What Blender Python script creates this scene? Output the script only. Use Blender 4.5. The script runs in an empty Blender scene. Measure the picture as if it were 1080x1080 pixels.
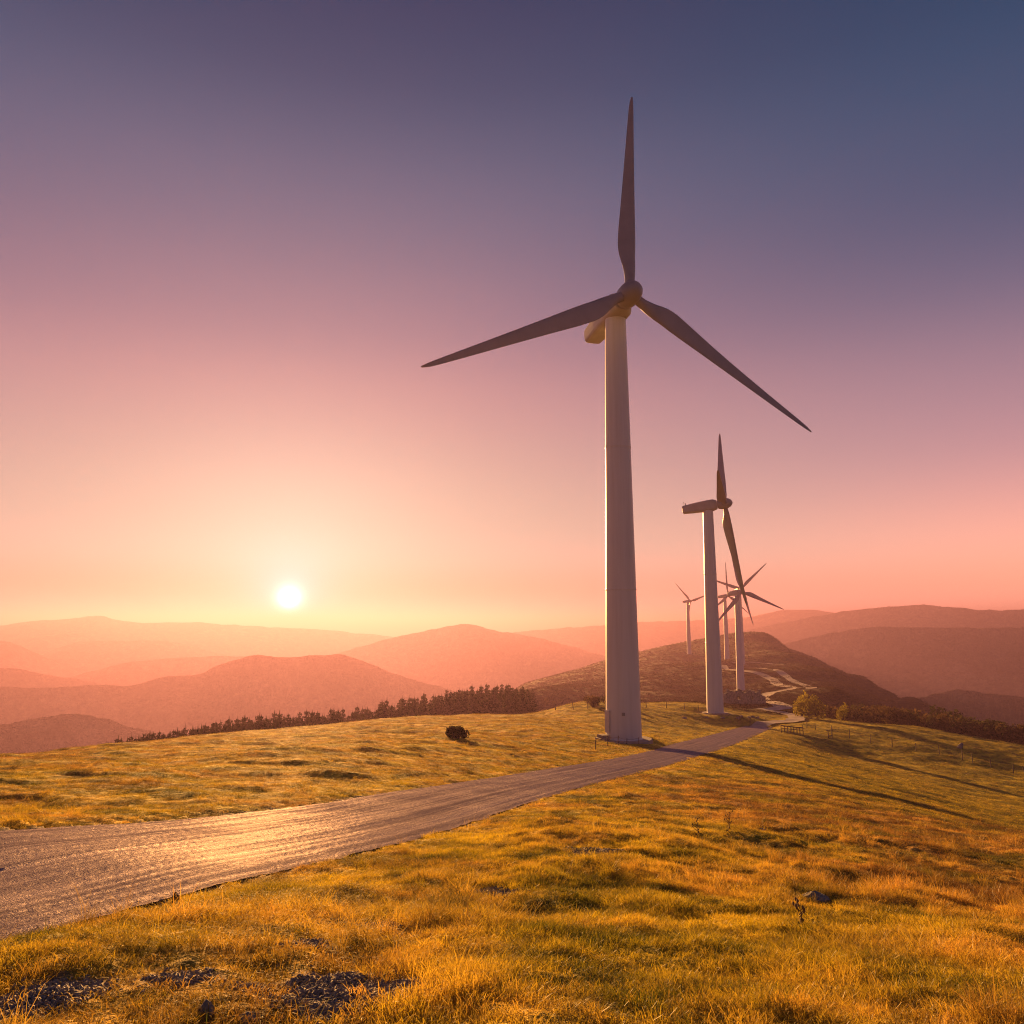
import bpy, math, random
import numpy as np
from mathutils import Vector, Matrix

RNG = np.random.default_rng(7)
random.seed(7)
PI = math.pi
scene = bpy.context.scene
COL = scene.collection

# ------------------------------------------------------------------ camera
FPX, HZ = 820.0, 660.0                  # focal length / horizon row of the 1080 px photograph
PITCH = math.atan((HZ - 540) / FPX)
CP, SP = math.cos(PITCH), math.sin(PITCH)
cd = bpy.data.cameras.new('camera'); cam = bpy.data.objects.new('camera', cd); COL.objects.link(cam)
cd.sensor_width = 36; cd.lens = FPX / 1080 * 36; cd.clip_start = 0.1; cd.clip_end = 90000
cam.location = (0, 0, 0); cam.rotation_euler = (PI / 2 + PITCH, 0, 0)
scene.camera = cam


def ray(px, py):
    u = (px - 540) / FPX; v = (py - 540) / FPX
    D = np.array([u, CP + v * SP, SP - v * CP]); return D / math.hypot(D[0], D[1])


def at(px, py, d):
    """the point seen at a pixel, d metres away over the ground"""
    return ray(px, py) * d


# ------------------------------------------------------------------ noise
def pnoise(x, y, seed=0):
    xi = np.floor(x).astype(np.int64); yi = np.floor(y).astype(np.int64)
    xf = x - xi; yf = y - yi

    def g(ix, iy):
        h = (ix * 374761393 + iy * 668265263 + seed * 974634777) & 0xffffffff
        h = ((h ^ (h >> 13)) * 1274126177) & 0xffffffff
        return ((h ^ (h >> 16)) & 0xffff) / 65536.0 * 2 * PI

    def dot(ix, iy, dx, dy):
        a = g(ix, iy); return np.cos(a) * dx + np.sin(a) * dy
    u = xf * xf * xf * (xf * (xf * 6 - 15) + 10); v = yf * yf * yf * (yf * (yf * 6 - 15) + 10)
    n00 = dot(xi, yi, xf, yf); n10 = dot(xi + 1, yi, xf - 1, yf)
    n01 = dot(xi, yi + 1, xf, yf - 1); n11 = dot(xi + 1, yi + 1, xf - 1, yf - 1)
    return ((n00 * (1 - u) + n10 * u) * (1 - v) + (n01 * (1 - u) + n11 * u) * v) * 1.5


def fbm(x, y, seed=0, octv=4, gain=0.5):
    s = 0; a = 1
    for k in range(octv):
        s = s + a * pnoise(x * 2 ** k, y * 2 ** k, seed + 17 * k); a *= gain
    return s


def sstep(a, b, x):
    t = np.clip((x - a) / (b - a), 0, 1); return t * t * (3 - 2 * t)


# ------------------------------------------------------------------ tags and mesh helpers
def tag(o, label=None, cat=None, group=None, kind=None):
    if label: o['label'] = label
    if cat: o['category'] = cat
    if group: o['group'] = group
    if kind: o['kind'] = kind
    return o


def mesh_obj(name, verts, faces, mat=None, parent=None, smooth=False, data_only=False):
    me = bpy.data.meshes.new(name)
    me.from_pydata([tuple(map(float, v)) for v in verts], [], [tuple(int(i) for i in f) for f in faces])
    if mat: me.materials.append(mat)
    if smooth:
        me.polygons.foreach_set('use_smooth', [True] * len(me.polygons))
    me.update()
    if data_only: return me
    o = bpy.data.objects.new(name, me); COL.objects.link(o)
    if parent: o.parent = parent
    return o


def grid_mesh(name, V, nr, nc, mat, wrap=False):
    """V: (nr*nc,3) numpy, rows x cols"""
    r = np.arange(nr - 1)[:, None]; c = np.arange(nc - (0 if wrap else 1))[None, :]
    c2 = (c + 1) % nc
    F = np.stack([r * nc + c, r * nc + c2, (r + 1) * nc + c2, (r + 1) * nc + c], -1).reshape(-1, 4)
    me = bpy.data.meshes.new(name)
    me.vertices.add(len(V)); me.vertices.foreach_set('co', V.astype(np.float32).ravel())
    me.loops.add(F.size); me.loops.foreach_set('vertex_index', F.astype(np.int32).ravel())
    me.polygons.add(len(F)); me.polygons.foreach_set('loop_start', np.arange(0, F.size, 4, dtype=np.int32))
    me.polygons.foreach_set('use_smooth', np.ones(len(F), bool))
    me.update(calc_edges=True); me.validate()
    me.materials.append(mat)
    o = bpy.data.objects.new(name, me); COL.objects.link(o)
    return o


def attr(o, name, a):
    at_ = o.data.attributes.new(name, 'FLOAT', 'POINT'); at_.data.foreach_set('value', a.astype(np.float32).ravel())


class MB:
    """collects shapes into one mesh"""
    def __init__(s): s.v = []; s.f = []

    def add(s, V, F):
        b = len(s.v); s.v += [tuple(p) for p in V]; s.f += [tuple(i + b for i in f) for f in F]

    def box(s, c, sz, rz=0.0, tilt=(0, 0)):
        M = Matrix.Translation(c) @ Matrix.Rotation(rz, 4, 'Z') @ Matrix.Rotation(tilt[0], 4, 'X') @ Matrix.Rotation(tilt[1], 4, 'Y')
        x, y, z = sz[0] / 2, sz[1] / 2, sz[2] / 2
        V = [M @ Vector(p) for p in [(-x, -y, -z), (x, -y, -z), (x, y, -z), (-x, y, -z), (-x, -y, z), (x, -y, z), (x, y, z), (-x, y, z)]]
        s.add(V, [(0, 3, 2, 1), (4, 5, 6, 7), (0, 1, 5, 4), (1, 2, 6, 5), (2, 3, 7, 6), (3, 0, 4, 7)])

    def tube(s, pts, rad, n=8, cap=True):
        pts = [Vector(p) for p in pts]
        rad = rad if hasattr(rad, '__len__') else [rad] * len(pts)
        V = []; F = []
        for i, p in enumerate(pts):
            t = (pts[min(i + 1, len(pts) - 1)] - pts[max(i - 1, 0)]).normalized()
            a = Vector((0, 0, 1)) if abs(t.z) < .9 else Vector((1, 0, 0))
            e1 = t.cross(a).normalized(); e2 = t.cross(e1)
            for k in range(n):
                w = 2 * PI * k / n; V.append(p + (e1 * math.cos(w) + e2 * math.sin(w)) * rad[i])
        for i in range(len(pts) - 1):
            for k in range(n):
                k2 = (k + 1) % n; F.append((i * n + k, i * n + k2, (i + 1) * n + k2, (i + 1) * n + k))
        if cap:
            F.append(tuple(range(n - 1, -1, -1))); F.append(tuple((len(pts) - 1) * n + k for k in range(n)))
        s.add(V, F)

    def lathe(s, prof, n=32, M=None):
        V = []; F = []
        for r, z in prof:
            for k in range(n):
                w = 2 * PI * k / n; p = Vector((r * math.cos(w), r * math.sin(w), z)); V.append(M @ p if M else p)
        for i in range(len(prof) - 1):
            for k in range(n):
                k2 = (k + 1) % n; F.append((i * n + k, i * n + k2, (i + 1) * n + k2, (i + 1) * n + k))
        F.append(tuple(range(n - 1, -1, -1))); F.append(tuple((len(prof) - 1) * n + k for k in range(n)))
        s.add(V, F)

    def build(s, name, mat, parent=None, smooth=False, data_only=False):
        return mesh_obj(name, s.v, s.f, mat, parent, smooth, data_only)


def empty(name, loc, rz=0):
    o = bpy.data.objects.new(name, None); COL.objects.link(o); o.location = loc; o.rotation_euler = (0, 0, rz)
    o.empty_display_size = .2
    return o


# ------------------------------------------------------------------ materials
def newmat(name):
    m = bpy.data.materials.new(name); m.use_nodes = True
    nt = m.node_tree; nt.nodes.clear()
    out = nt.nodes.new('ShaderNodeOutputMaterial')
    return m, nt, out


def N(nt, typ, **kw):
    n = nt.nodes.new(typ)
    for k, v in kw.items():
        if k in ('inp',):
            for kk, vv in v.items(): n.inputs[kk].default_value = vv
        else: setattr(n, k, v)
    return n


def noise(nt, vec, scale, detail=4, rough=.55, dist=0):
    n = N(nt, 'ShaderNodeTexNoise', inp={'Scale': scale, 'Detail': detail, 'Roughness': rough, 'Distortion': dist})
    if vec is not None: nt.links.new(vec, n.inputs['Vector'])
    return n.outputs['Fac']


def ramp(nt, fac, stops, interp='LINEAR'):
    r = N(nt, 'ShaderNodeValToRGB'); r.color_ramp.interpolation = interp
    el = r.color_ramp.elements
    while len(el) < len(stops): el.new(.5)
    for e, (p, c) in zip(el, stops):
        e.position = p; e.color = (*c, 1) if len(c) == 3 else c
    nt.links.new(fac, r.inputs['Fac']); return r.outputs['Color']


def mixc(nt, fac, a, b, mode='MIX'):
    m = N(nt, 'ShaderNodeMix', data_type='RGBA', blend_type=mode)
    for s, v in (('Factor', fac),):
        if isinstance(v, (int, float)): m.inputs[0].default_value = v
        else: nt.links.new(v, m.inputs[0])
    for i, v in ((6, a), (7, b)):
        if isinstance(v, tuple): m.inputs[i].default_value = (*v, 1)
        else: nt.links.new(v, m.inputs[i])
    return m.outputs[2]


def math_(nt, op, a, b=None, clamp=False):
    m = N(nt, 'ShaderNodeMath', operation=op, use_clamp=clamp)
    for i, v in ((0, a), (1, b)):
        if v is None: continue
        if isinstance(v, (int, float)): m.inputs[i].default_value = v
        else: nt.links.new(v, m.inputs[i])
    return m.outputs[0]


def geo_pos(nt): return N(nt, 'ShaderNodeNewGeometry').outputs['Position']


def bump(nt, h, strength, distance):
    b = N(nt, 'ShaderNodeBump', inp={'Strength': strength, 'Distance': distance}); nt.links.new(h, b.inputs['Height'])
    return b.outputs['Normal']


def simple_mat(name, base, var=.25, scale=3.0, rough=.8, bmp=0, spec=.3, object_space=True):
    m, nt, out = newmat(name)
    p = N(nt, 'ShaderNodeBsdfPrincipled', inp={'Roughness': rough, 'Specular IOR Level': spec})
    vec = N(nt, 'ShaderNodeTexCoord').outputs['Object']
    f = noise(nt, vec, scale, 5)
    lo = tuple(c * (1 - var) for c in base); hi = tuple(min(1, c * (1 + var)) for c in base)
    nt.links.new(ramp(nt, f, [(.3, lo), (.7, hi)]), p.inputs['Base Color'])
    if bmp: nt.links.new(bump(nt, noise(nt, vec, scale * 4, 4), .6, bmp), p.inputs['Normal'])
    nt.links.new(p.outputs[0], out.inputs[0]); return m


M_WHITE, nt, out = newmat('turbine_paint')
p_ = N(nt, 'ShaderNodeBsdfPrincipled', inp={'Roughness': .45, 'Specular IOR Level': .4})
mp_ = N(nt, 'ShaderNodeMapping'); mp_.inputs['Scale'].default_value = (2.2, 2.2, .07); nt.links.new(N(nt, 'ShaderNodeTexCoord').outputs['Object'], mp_.inputs['Vector'])
nt.links.new(ramp(nt, noise(nt, mp_.outputs[0], 1.0, 6, .65), [(.30, (.455, .45, .46)), (.55, (.51, .51, .53)), (.75, (.53, .53, .55))]), p_.inputs['Base Color'])
nt.links.new(p_.outputs[0], out.inputs[0])
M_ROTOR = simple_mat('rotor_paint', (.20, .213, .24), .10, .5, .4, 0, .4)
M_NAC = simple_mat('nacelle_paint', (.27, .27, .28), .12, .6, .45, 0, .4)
M_DOOR = simple_mat('door_paint', (.40, .39, .39), .1, 1, .5)
M_GREYP = simple_mat('grey_paint', (.22, .22, .23), .15, 2, .5)
M_CONC = simple_mat('concrete', (.22, .20, .19), .3, 1.2, .9, .01)
M_WOOD = simple_mat('weathered_wood', (.10, .08, .065), .4, 6, .9, .01)
M_WIRE = simple_mat('rusty_wire', (.10, .08, .07), .2, 5, .6)
M_ROCK = simple_mat('grey_rock', (.17, .155, .145), .4, 6, .95, .03)
M_BARK = simple_mat('bark', (.06, .045, .035), .4, 5, .95, .02)
M_THISTLE = simple_mat('dry_stalk', (.14, .085, .045), .3, 20, .9)


def leaf_mat(name, c1, c2, trans=.35):
    m, nt, out = newmat(name)
    vec = N(nt, 'ShaderNodeTexCoord').outputs['Object']
    f = noise(nt, vec, 1.3, 4, .7)
    oi = N(nt, 'ShaderNodeObjectInfo').outputs['Random']
    f2 = math_(nt, 'ADD', math_(nt, 'MULTIPLY', f, .8), math_(nt, 'MULTIPLY', oi, .25))
    c = ramp(nt, f2, [(.3, c1), (.75, c2)])
    d = N(nt, 'ShaderNodeBsdfDiffuse'); t = N(nt, 'ShaderNodeBsdfTranslucent')
    nt.links.new(c, d.inputs[0]); nt.links.new(c, t.inputs[0])
    mx = N(nt, 'ShaderNodeMixShader'); mx.inputs[0].default_value = trans
    nt.links.new(d.outputs[0], mx.inputs[1]); nt.links.new(t.outputs[0], mx.inputs[2])
    nt.links.new(mx.outputs[0], out.inputs[0]); return m


M_NEEDLE = leaf_mat('conifer_needles', (.018, .024, .008), (.055, .058, .018), .25)
M_BUSH_G = leaf_mat('dark_bush_leaves', (.035, .040, .012), (.10, .085, .03), .3)
M_BUSH_B = leaf_mat('brown_bush_leaves', (.055, .040, .016), (.15, .09, .035), .35)
M_BUSH_Y = leaf_mat('yellow_leaves', (.15, .125, .015), (.38, .30, .04), .45)

# colours of grass for a dryness value 0 (green) .. 1 (straw / bracken)
GREEN1, GREEN2 = (.060, .074, .006), (.58, .43, .022)
DRY1, DRY2 = (.13, .058, .014), (.64, .37, .07)


def grass_colour(nt, dry, f):
    g = ramp(nt, f, [(.25, GREEN1), (.8, GREEN2)])
    d = ramp(nt, f, [(.25, DRY1), (.8, DRY2)])
    return mixc(nt, dry, g, d)


# ground
M_GROUND, nt, out = newmat('ground')
pos = geo_pos(nt)
dry = N(nt, 'ShaderNodeAttribute', attribute_name='dry').outputs['Fac']
bare = N(nt, 'ShaderNodeAttribute', attribute_name='bare').outputs['Fac']
heath = N(nt, 'ShaderNodeAttribute', attribute_name='heath').outputs['Fac']
f1 = noise(nt, pos, .9, 8, .7); f2 = noise(nt, pos, 14, 5, .7); f3 = noise(nt, pos, .12, 5, .6)
tone = N(nt, 'ShaderNodeAttribute', attribute_name='tone').outputs['Fac']
ff = math_(nt, 'ADD', math_(nt, 'MULTIPLY', tone, .45), math_(nt, 'ADD', math_(nt, 'MULTIPLY', f1, .3), math_(nt, 'MULTIPLY', f2, .25)))
gc = grass_colour(nt, dry, ff)
hc = ramp(nt, noise(nt, pos, .09, 9, .75), [(.32, (.010, .009, .004)), (.5, (.030, .020, .009)), (.68, (.085, .050, .018))])
gc = mixc(nt, heath, gc, hc)
soil = ramp(nt, noise(nt, pos, 30, 5, .7), [(.35, (.07, .058, .054)), (.65, (.21, .175, .16))])
gc = mixc(nt, bare, gc, soil)
pr = N(nt, 'ShaderNodeBsdfPrincipled', inp={'Roughness': .95, 'Specular IOR Level': .1})
nt.links.new(gc, pr.inputs['Base Color'])
hh = math_(nt, 'ADD', noise(nt, pos, 2.2, 6, .7), math_(nt, 'MULTIPLY', noise(nt, pos, .35, 5, .7), 3.0))
nt.links.new(bump(nt, hh, .9, .22), pr.inputs['Normal'])
nt.links.new(pr.outputs[0], out.inputs[0])

# grass blades (dryness comes with each tuft)
M_BLADE, nt, out = newmat('grass_blade')
dry = N(nt, 'ShaderNodeAttribute', attribute_name='dry', attribute_type='INSTANCER').outputs['Fac']
rnd = N(nt, 'ShaderNodeAttribute', attribute_name='rnd', attribute_type='INSTANCER').outputs['Fac']
oc = N(nt, 'ShaderNodeTexCoord').outputs['Object']
tone = N(nt, 'ShaderNodeAttribute', attribute_name='tone', attribute_type='INSTANCER').outputs['Fac']
fb = math_(nt, 'ADD', math_(nt, 'MULTIPLY', tone, .45), math_(nt, 'ADD', math_(nt, 'MULTIPLY', rnd, .35), math_(nt, 'MULTIPLY', noise(nt, oc, 22, 2), .2)))
c = grass_colour(nt, dry, fb)
d = N(nt, 'ShaderNodeBsdfDiffuse'); t = N(nt, 'ShaderNodeBsdfTranslucent'); gl = N(nt, 'ShaderNodeBsdfGlossy', inp={'Roughness': .45, 'Color': (.5, .5, .5, 1)})
nt.links.new(c, d.inputs[0]); nt.links.new(c, t.inputs[0])
mx = N(nt, 'ShaderNodeMixShader'); mx.inputs[0].default_value = .55
nt.links.new(d.outputs[0], mx.inputs[1]); nt.links.new(t.outputs[0], mx.inputs[2])
mx2 = N(nt, 'ShaderNodeMixShader'); mx2.inputs[0].default_value = .06
nt.links.new(mx.outputs[0], mx2.inputs[1]); nt.links.new(gl.outputs[0], mx2.inputs[2])
nt.links.new(mx2.outputs[0], out.inputs[0])

# gravel road: 'along' / 'across' come as attributes in metres
M_ROAD, nt, out = newmat('gravel_road')
pos = geo_pos(nt)
al = N(nt, 'ShaderNodeAttribute', attribute_name='along').outputs['Fac']
ac = N(nt, 'ShaderNodeAttribute', attribute_name='across').outputs['Fac']
cv = N(nt, 'ShaderNodeCombineXYZ'); nt.links.new(al, cv.inputs[0]); nt.links.new(ac, cv.inputs[1])
mp = N(nt, 'ShaderNodeMapping'); mp.inputs['Scale'].default_value = (.035, 3.4, 1); nt.links.new(cv.outputs[0], mp.inputs['Vector'])
streak = noise(nt, mp.outputs[0], 1.6, 5, .65)
fine = noise(nt, pos, 55, 3, .7); med = noise(nt, pos, 22, 4, .65)
gcol = ramp(nt, math_(nt, 'ADD', math_(nt, 'MULTIPLY', fine, .5), math_(nt, 'MULTIPLY', streak, .5)),
            [(.3, (.11, .092, .108)), (.55, (.30, .242, .285)), (.75, (.52, .43, .46))])
df = N(nt, 'ShaderNodeBsdfDiffuse', inp={'Roughness': .4}); gs = N(nt, 'ShaderNodeBsdfGlossy', inp={'Roughness': .42, 'Color': (.75, .66, .72, 1)})
nt.links.new(gcol, df.inputs['Color'])
worn = ramp(nt, math_(nt, 'ADD', math_(nt, 'MULTIPLY', streak, .65), math_(nt, 'MULTIPLY', noise(nt, pos, .45, 3), .35)), [(.42, (.010,) * 3), (.62, (.052,) * 3)])
hs = math_(nt, 'ADD', math_(nt, 'MULTIPLY', fine, .8), math_(nt, 'MULTIPLY', med, .9))
bn = bump(nt, math_(nt, 'ADD', hs, math_(nt, 'MULTIPLY', streak, .35)), 1.0, .03)
nt.links.new(bn, df.inputs['Normal']); nt.links.new(bn, gs.inputs['Normal'])
mx = N(nt, 'ShaderNodeMixShader'); nt.links.new(worn, mx.inputs[0]); nt.links.new(df.outputs[0], mx.inputs[1]); nt.links.new(gs.outputs[0], mx.inputs[2])
nt.links.new(mx.outputs[0], out.inputs[0])

M_TRACK = simple_mat('pale_track', (.32, .26, .22), .25, .8, .9, .03)

M_HILL, nt, out = newmat('wooded_hill')
pos = geo_pos(nt)
hcol = ramp(nt, math_(nt, 'ADD', math_(nt, 'MULTIPLY', noise(nt, pos, .006, 6, .7), .6), math_(nt, 'MULTIPLY', noise(nt, pos, .05, 5, .7), .4)),
            [(.35, (.05, .055, .028)), (.52, (.15, .135, .075)), (.68, (.36, .29, .16))])
pr = N(nt, 'ShaderNodeBsdfPrincipled', inp={'Roughness': 1.0, 'Specular IOR Level': 0})
nt.links.new(hcol, pr.inputs['Base Color'])
nt.links.new(bump(nt, noise(nt, pos, .03, 6, .7), .8, 14), pr.inputs['Normal'])
nt.links.new(pr.outputs[0], out.inputs[0])

# masonry
M_MASON, nt, out = newmat('old_masonry')
vec = N(nt, 'ShaderNodeTexCoord').outputs['Object']
vo = N(nt, 'ShaderNodeTexVoronoi', inp={'Scale': 2.6}); nt.links.new(vec, vo.inputs['Vector'])
mc = ramp(nt, vo.outputs['Color'], [(.2, (.14, .12, .10)), (.8, (.32, .26, .21))])
pr = N(nt, 'ShaderNodeBsdfPrincipled', inp={'Roughness': .95}); nt.links.new(mc, pr.inputs['Base Color'])
nt.links.new(bump(nt, vo.outputs['Distance'], .8, .06), pr.inputs['Normal']); nt.links.new(pr.outputs[0], out.inputs[0])

# ------------------------------------------------------------------ road edges in the world
KS = np.array([-25, 3, 6, 11.65, 20, 30, 59, 80, 119, 140])
KZ = np.array([-2.25, -2.55, -2.78, -3.7, -4.95, -6.35, -9.9, -12.2, -17.0, -19.8])


def on_road(px, py):
    D = ray(px, py); d = np.geomspace(2, 400, 40000); X = D[0] * d; Y = D[1] * d
    i = np.argmax(D[2] * d < np.interp(.574 * X + .819 * Y, KS, KZ)); return np.array([X[i], Y[i], D[2] * d[i]])


near_px = [(0, 993), (120, 962), (240, 930), (360, 903), (480, 872), (560, 845), (640, 823), (700, 808), (760, 790), (815, 767.5)]
far_px = [(0, 862), (120, 853), (240, 843), (360, 834), (480, 826), (540, 815), (640, 800), (700, 786), (740, 775), (786, 766)]
EN = np.array([on_road(*p) for p in near_px]); EF = np.array([on_road(*p) for p in far_px])
EN = np.vstack([EN[0] + (EN[0] - EN[1]) * 14, EN[0] + (EN[0] - EN[1]) * 5, EN]); EN[:2, 2] = (-2.3, -2.45)
EF = np.vstack([EF[0] + (EF[0] - EF[1]) * 11, EF[0] + (EF[0] - EF[1]) * 4, EF]); EF[:2, 2] = (-2.3, -2.5)


def resample(P, n, step=None):
    t = np.r_[0, np.cumsum(np.hypot(*np.diff(P[:, :2], axis=0).T))]
    # catmull-rom on chord length
    q = np.linspace(0, t[-1], n); out_ = np.zeros((n, P.shape[1]))
    m = np.gradient(P, t, axis=0)
    i = np.clip(np.searchsorted(t, q) - 1, 0, len(t) - 2); h = t[i + 1] - t[i]; u = ((q - t[i]) / h)[:, None]; h = h[:, None]
    return (2 * u ** 3 - 3 * u ** 2 + 1) * P[i] + (u ** 3 - 2 * u ** 2 + u) * h * m[i] + (-2 * u ** 3 + 3 * u ** 2) * P[i + 1] + (u ** 3 - u ** 2) * h * m[i + 1]


NS = 900
RA = resample(EN, NS); RB0 = resample(EF, 3000)
# the far edge point square across from each near edge point
T = np.gradient(RA[:, :2], axis=0); T /= np.linalg.norm(T, axis=1)[:, None]
idx = np.array([np.argmin(np.abs((RB0[:, :2] - RA[k, :2]) @ T[k]) + 0.02 * np.hypot(*(RB0[:, :2] - RA[k, :2]).T)) for k in range(NS)])
RB = RB0[idx]
W_ = np.hypot(*(RB - RA)[:, :2].T); W_ = np.clip(W_, 4.1, 5.6)
W_ = np.convolve(np.pad(W_, 40, mode='edge'), np.ones(81) / 81, 'valid')
RN = np.stack([-T[:, 1], T[:, 0]], 1)
RB = np.c_[RA[:, :2] + RN * W_[:, None], RA[:, 2]]
RC = (RA + RB) / 2; RS = np.r_[0, np.cumsum(np.hypot(*np.diff(RA[:, :2], axis=0).T))]

# ------------------------------------------------------------------ the lie of the land
SUN_AZ = math.atan2(ray(305, 632)[0], ray(305, 632)[1])           # seen from above, + = right of the view axis
TURB = {}                                                          # base points (pixel, distance)
TURB['a'] = at(658, 780, 78); TURB['b'] = at(754.5, 752, 170); TURB['c'] = at(781.5, 728, 354)
TURB['d'] = at(767, 697, 560); TURB['e'] = at(727, 690, 640); TURB['f'] = at(783.0, 701, 510); TURB['g'] = at(783, 690, 617)
ctrl = []


def cpx(*a):
    for (px, py, d) in a: ctrl.append(at(px, py, d))


def caz(*a):
    for (az, d, z) in a: ctrl.append(np.array([math.sin(math.radians(az)) * d, math.cos(math.radians(az)) * d, z]))


for k in TURB: ctrl.append(TURB[k])
for k in range(0, NS, 45): ctrl.append(RA[k]); ctrl.append(RB[k])
cpx((0, 1080, 4.3), (540, 1080, 3.8), (1080, 1080, 4.75), (270, 1010, 5.1), (800, 1000, 6.3), (540, 960, 7.0), (1080, 960, 12), (810, 900, 13.5), (620, 880, 12.5))
cpx((1080, 878, 42.4), (860, 825, 53), (700, 790, 70.4), (970, 850, 46), (880, 790, 139.6), (1080, 840, 114.7), (980, 815, 126))
cpx((1080, 786, 185), (960, 766, 190), (860, 756, 196), (1080, 812, 150), (900, 775, 160), (822, 772, 148), (850, 776, 146))
cpx((0, 830, 25), (0, 810, 38), (0, 799, 55), (120, 803, 45), (120, 787, 72), (60, 793, 63), (200, 778, 86), (300, 769, 102), (440, 756, 128), (570, 750, 150), (300, 800, 45), (440, 785, 62), (540, 780, 66), (540, 760, 102))
cpx((640, 744, 185), (600, 746, 165), (700, 741, 230), (800, 747, 205), (850, 745, 230))
# behind the left crest the land falls away under the wood
for px, py, d in ((-200, 800, 50), (0, 795, 55), (120, 783, 72), (200, 774, 86), (300, 765, 102), (440, 752, 128)):
    z = at(px, py, d)[2]; az = math.degrees(math.atan2(*ray(px, py)[:2]))
    caz((az, d * 1.35, z - .13 * d), (az, d * 2.0, z - .42 * d), (az, 420, z - 125), (az, 700, -280))
caz((1.5, 200, -23.5), (1.5, 270, -33))
for px in range(0, 571, 57):
    dc = np.interp(px, [0, 60, 120, 200, 300, 440, 570], [55, 63, 72, 86, 102, 128, 150]); yc = np.interp(px, [0, 60, 120, 200, 300, 440, 570], [795, 789, 783, 774, 765, 752, 748])
    C_ = at(px, yc + 4, dc); r0 = on_road(px, np.interp(px, [0, 240, 480, 570], [862, 843, 826, 811])); d0 = math.hypot(r0[0], r0[1]); u_ = C_[:2] / dc
    for f in (.3, .6, .85, 1.0):
        dd = d0 + (dc - d0) * f; ctrl.append(np.array([*(u_ * dd), r0[2] + (C_[2] - r0[2]) * f]))
    ctrl.append(np.array([*(u_ * dc * 1.14), C_[2] - .14 * dc * (.095 if px < 500 else .11) - .02 * dc]))
# the ridge with the far turbines
crest = [(545, 728, 690), (560, 720, 700), (580, 714, 710), (600, 708, 720), (620, 702.5, 728), (640, 697, 735), (665, 690.5, 743), (690, 684, 750), (712, 679.5, 756), (727, 676.5, 760), (740, 673, 765), (765, 668.5, 775), (790, 666, 780), (803, 667, 780), (818, 673, 770), (828, 682, 750),
         (850, 691, 715), (870, 700, 680), (895, 711, 630), (920, 722, 580), (945, 733, 520), (970, 744, 460), (990, 753, 420), (1010, 762, 380)]
foot = ([545, 640, 740, 790, 830, 870, 920, 970, 1010], [744, 743, 741, 741, 738, 740, 750, 760, 768], [290, 290, 270, 250, 260, 270, 280, 290, 300])
for px, py, d in crest:
    C_ = at(px, py, d); ctrl.append(C_); z = C_[2]; az = math.degrees(math.atan2(*ray(px, py)[:2])); caz((az, d * 1.08, z - .035 * d), (az, d * 1.3, z - .2 * d))
    if px > 905:
        for f, dy in ((.9, 7), (.78, 14)): ctrl.append(at(px, py + dy, d * f))
        continue
    fd = np.interp(px, foot[0], foot[2]); F_ = at(px, np.interp(px, foot[0], foot[1]), fd); ctrl.append(F_)
    e_ = np.interp(px, [560, 690, 730, 800, 860, 1000], [1.3, 1.8, 3.2, 3.0, 1.5, 1.1])
    for f in (.3, .55, .78, .92):
        dd = fd + (d - fd) * f; caz((az, dd, F_[2] + (z - F_[2]) * f ** e_))
# right of the field the land falls behind the bushes
cpx((915, 776, 270), (960, 780, 275), (1000, 784, 280), (940, 772, 330), (985, 776, 340))
caz((34, 220, -33), (34, 300, -62), (34, 500, -160), (40, 60, -14), (40, 185, -27), (40, 400, -120), (28, 330, -45), (38, 800, -300), (34, 700, -260))
for az in (-60, -90, -130, 180, 130, 90, 60):
    caz((az, 4, -1.85), (az, 15, -3.0), (az, 60, -9.5), (az, 250, -50), (az, 800, -280))
ctrl = np.array(ctrl)


def polar(X, Y):
    d = np.maximum(np.hypot(X, Y), 1.5); az = np.arctan2(X, Y); return az, d


def tps_basis(a, b):
    r2 = (a[:, None, 0] - b[None, :, 0]) ** 2 + (a[:, None, 1] - b[None, :, 1]) ** 2
    return np.sqrt(r2 + .09 ** 2)


AZK = 2.4
caz_, cd_ = polar(ctrl[:, 0], ctrl[:, 1])
CQ = np.c_[caz_ * AZK, np.log(cd_)]
qv = (ctrl[:, 2] + 1.65) / cd_
n = len(CQ)
A = np.zeros((n + 3, n + 3)); A[:n, :n] = tps_basis(CQ, CQ) + np.eye(n) * -1e-4
A[:n, n] = 1; A[:n, n + 1:] = CQ; A[n:, :n] = A[:n, n:].T
SOL = np.linalg.solve(A, np.r_[qv, 0, 0, 0])


def base_z(X, Y):
    az, d = polar(X, Y); out_ = np.empty_like(d)
    Q = np.c_[az * AZK, np.log(np.minimum(d, 1600))]
    for i in range(0, len(Q), 60000):
        q = Q[i:i + 60000]; out_[i:i + 60000] = tps_basis(q, CQ) @ SOL[:n] + SOL[n] + q @ SOL[n + 1:]
    z = np.clip(out_, -.75, .05) * d - 1.65
    w = sstep(800, 1500, d)
    return z * (1 - w) + (-440 + 25 * pnoise(X / 1500, Y / 1500, 3)) * w


RCs = RC[::3]; RHs = (W_ / 2)[::3]


def road_dist(X, Y):
    """distance outside the road edge (negative inside) and the road's height there"""
    o = np.full(len(X), 99.0); zz = np.zeros(len(X))
    k = np.where((np.hypot(X, Y) < 190) & (Y > -45))[0]
    for i in range(0, len(k), 20000):
        j = k[i:i + 20000]
        D = np.hypot(X[j][:, None] - RCs[None, :, 0], Y[j][:, None] - RCs[None, :, 1])
        m = D.argmin(1); o[j] = D[np.arange(len(j)), m] - RHs[m]; zz[j] = RCs[m, 2]
    return o, zz


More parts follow.
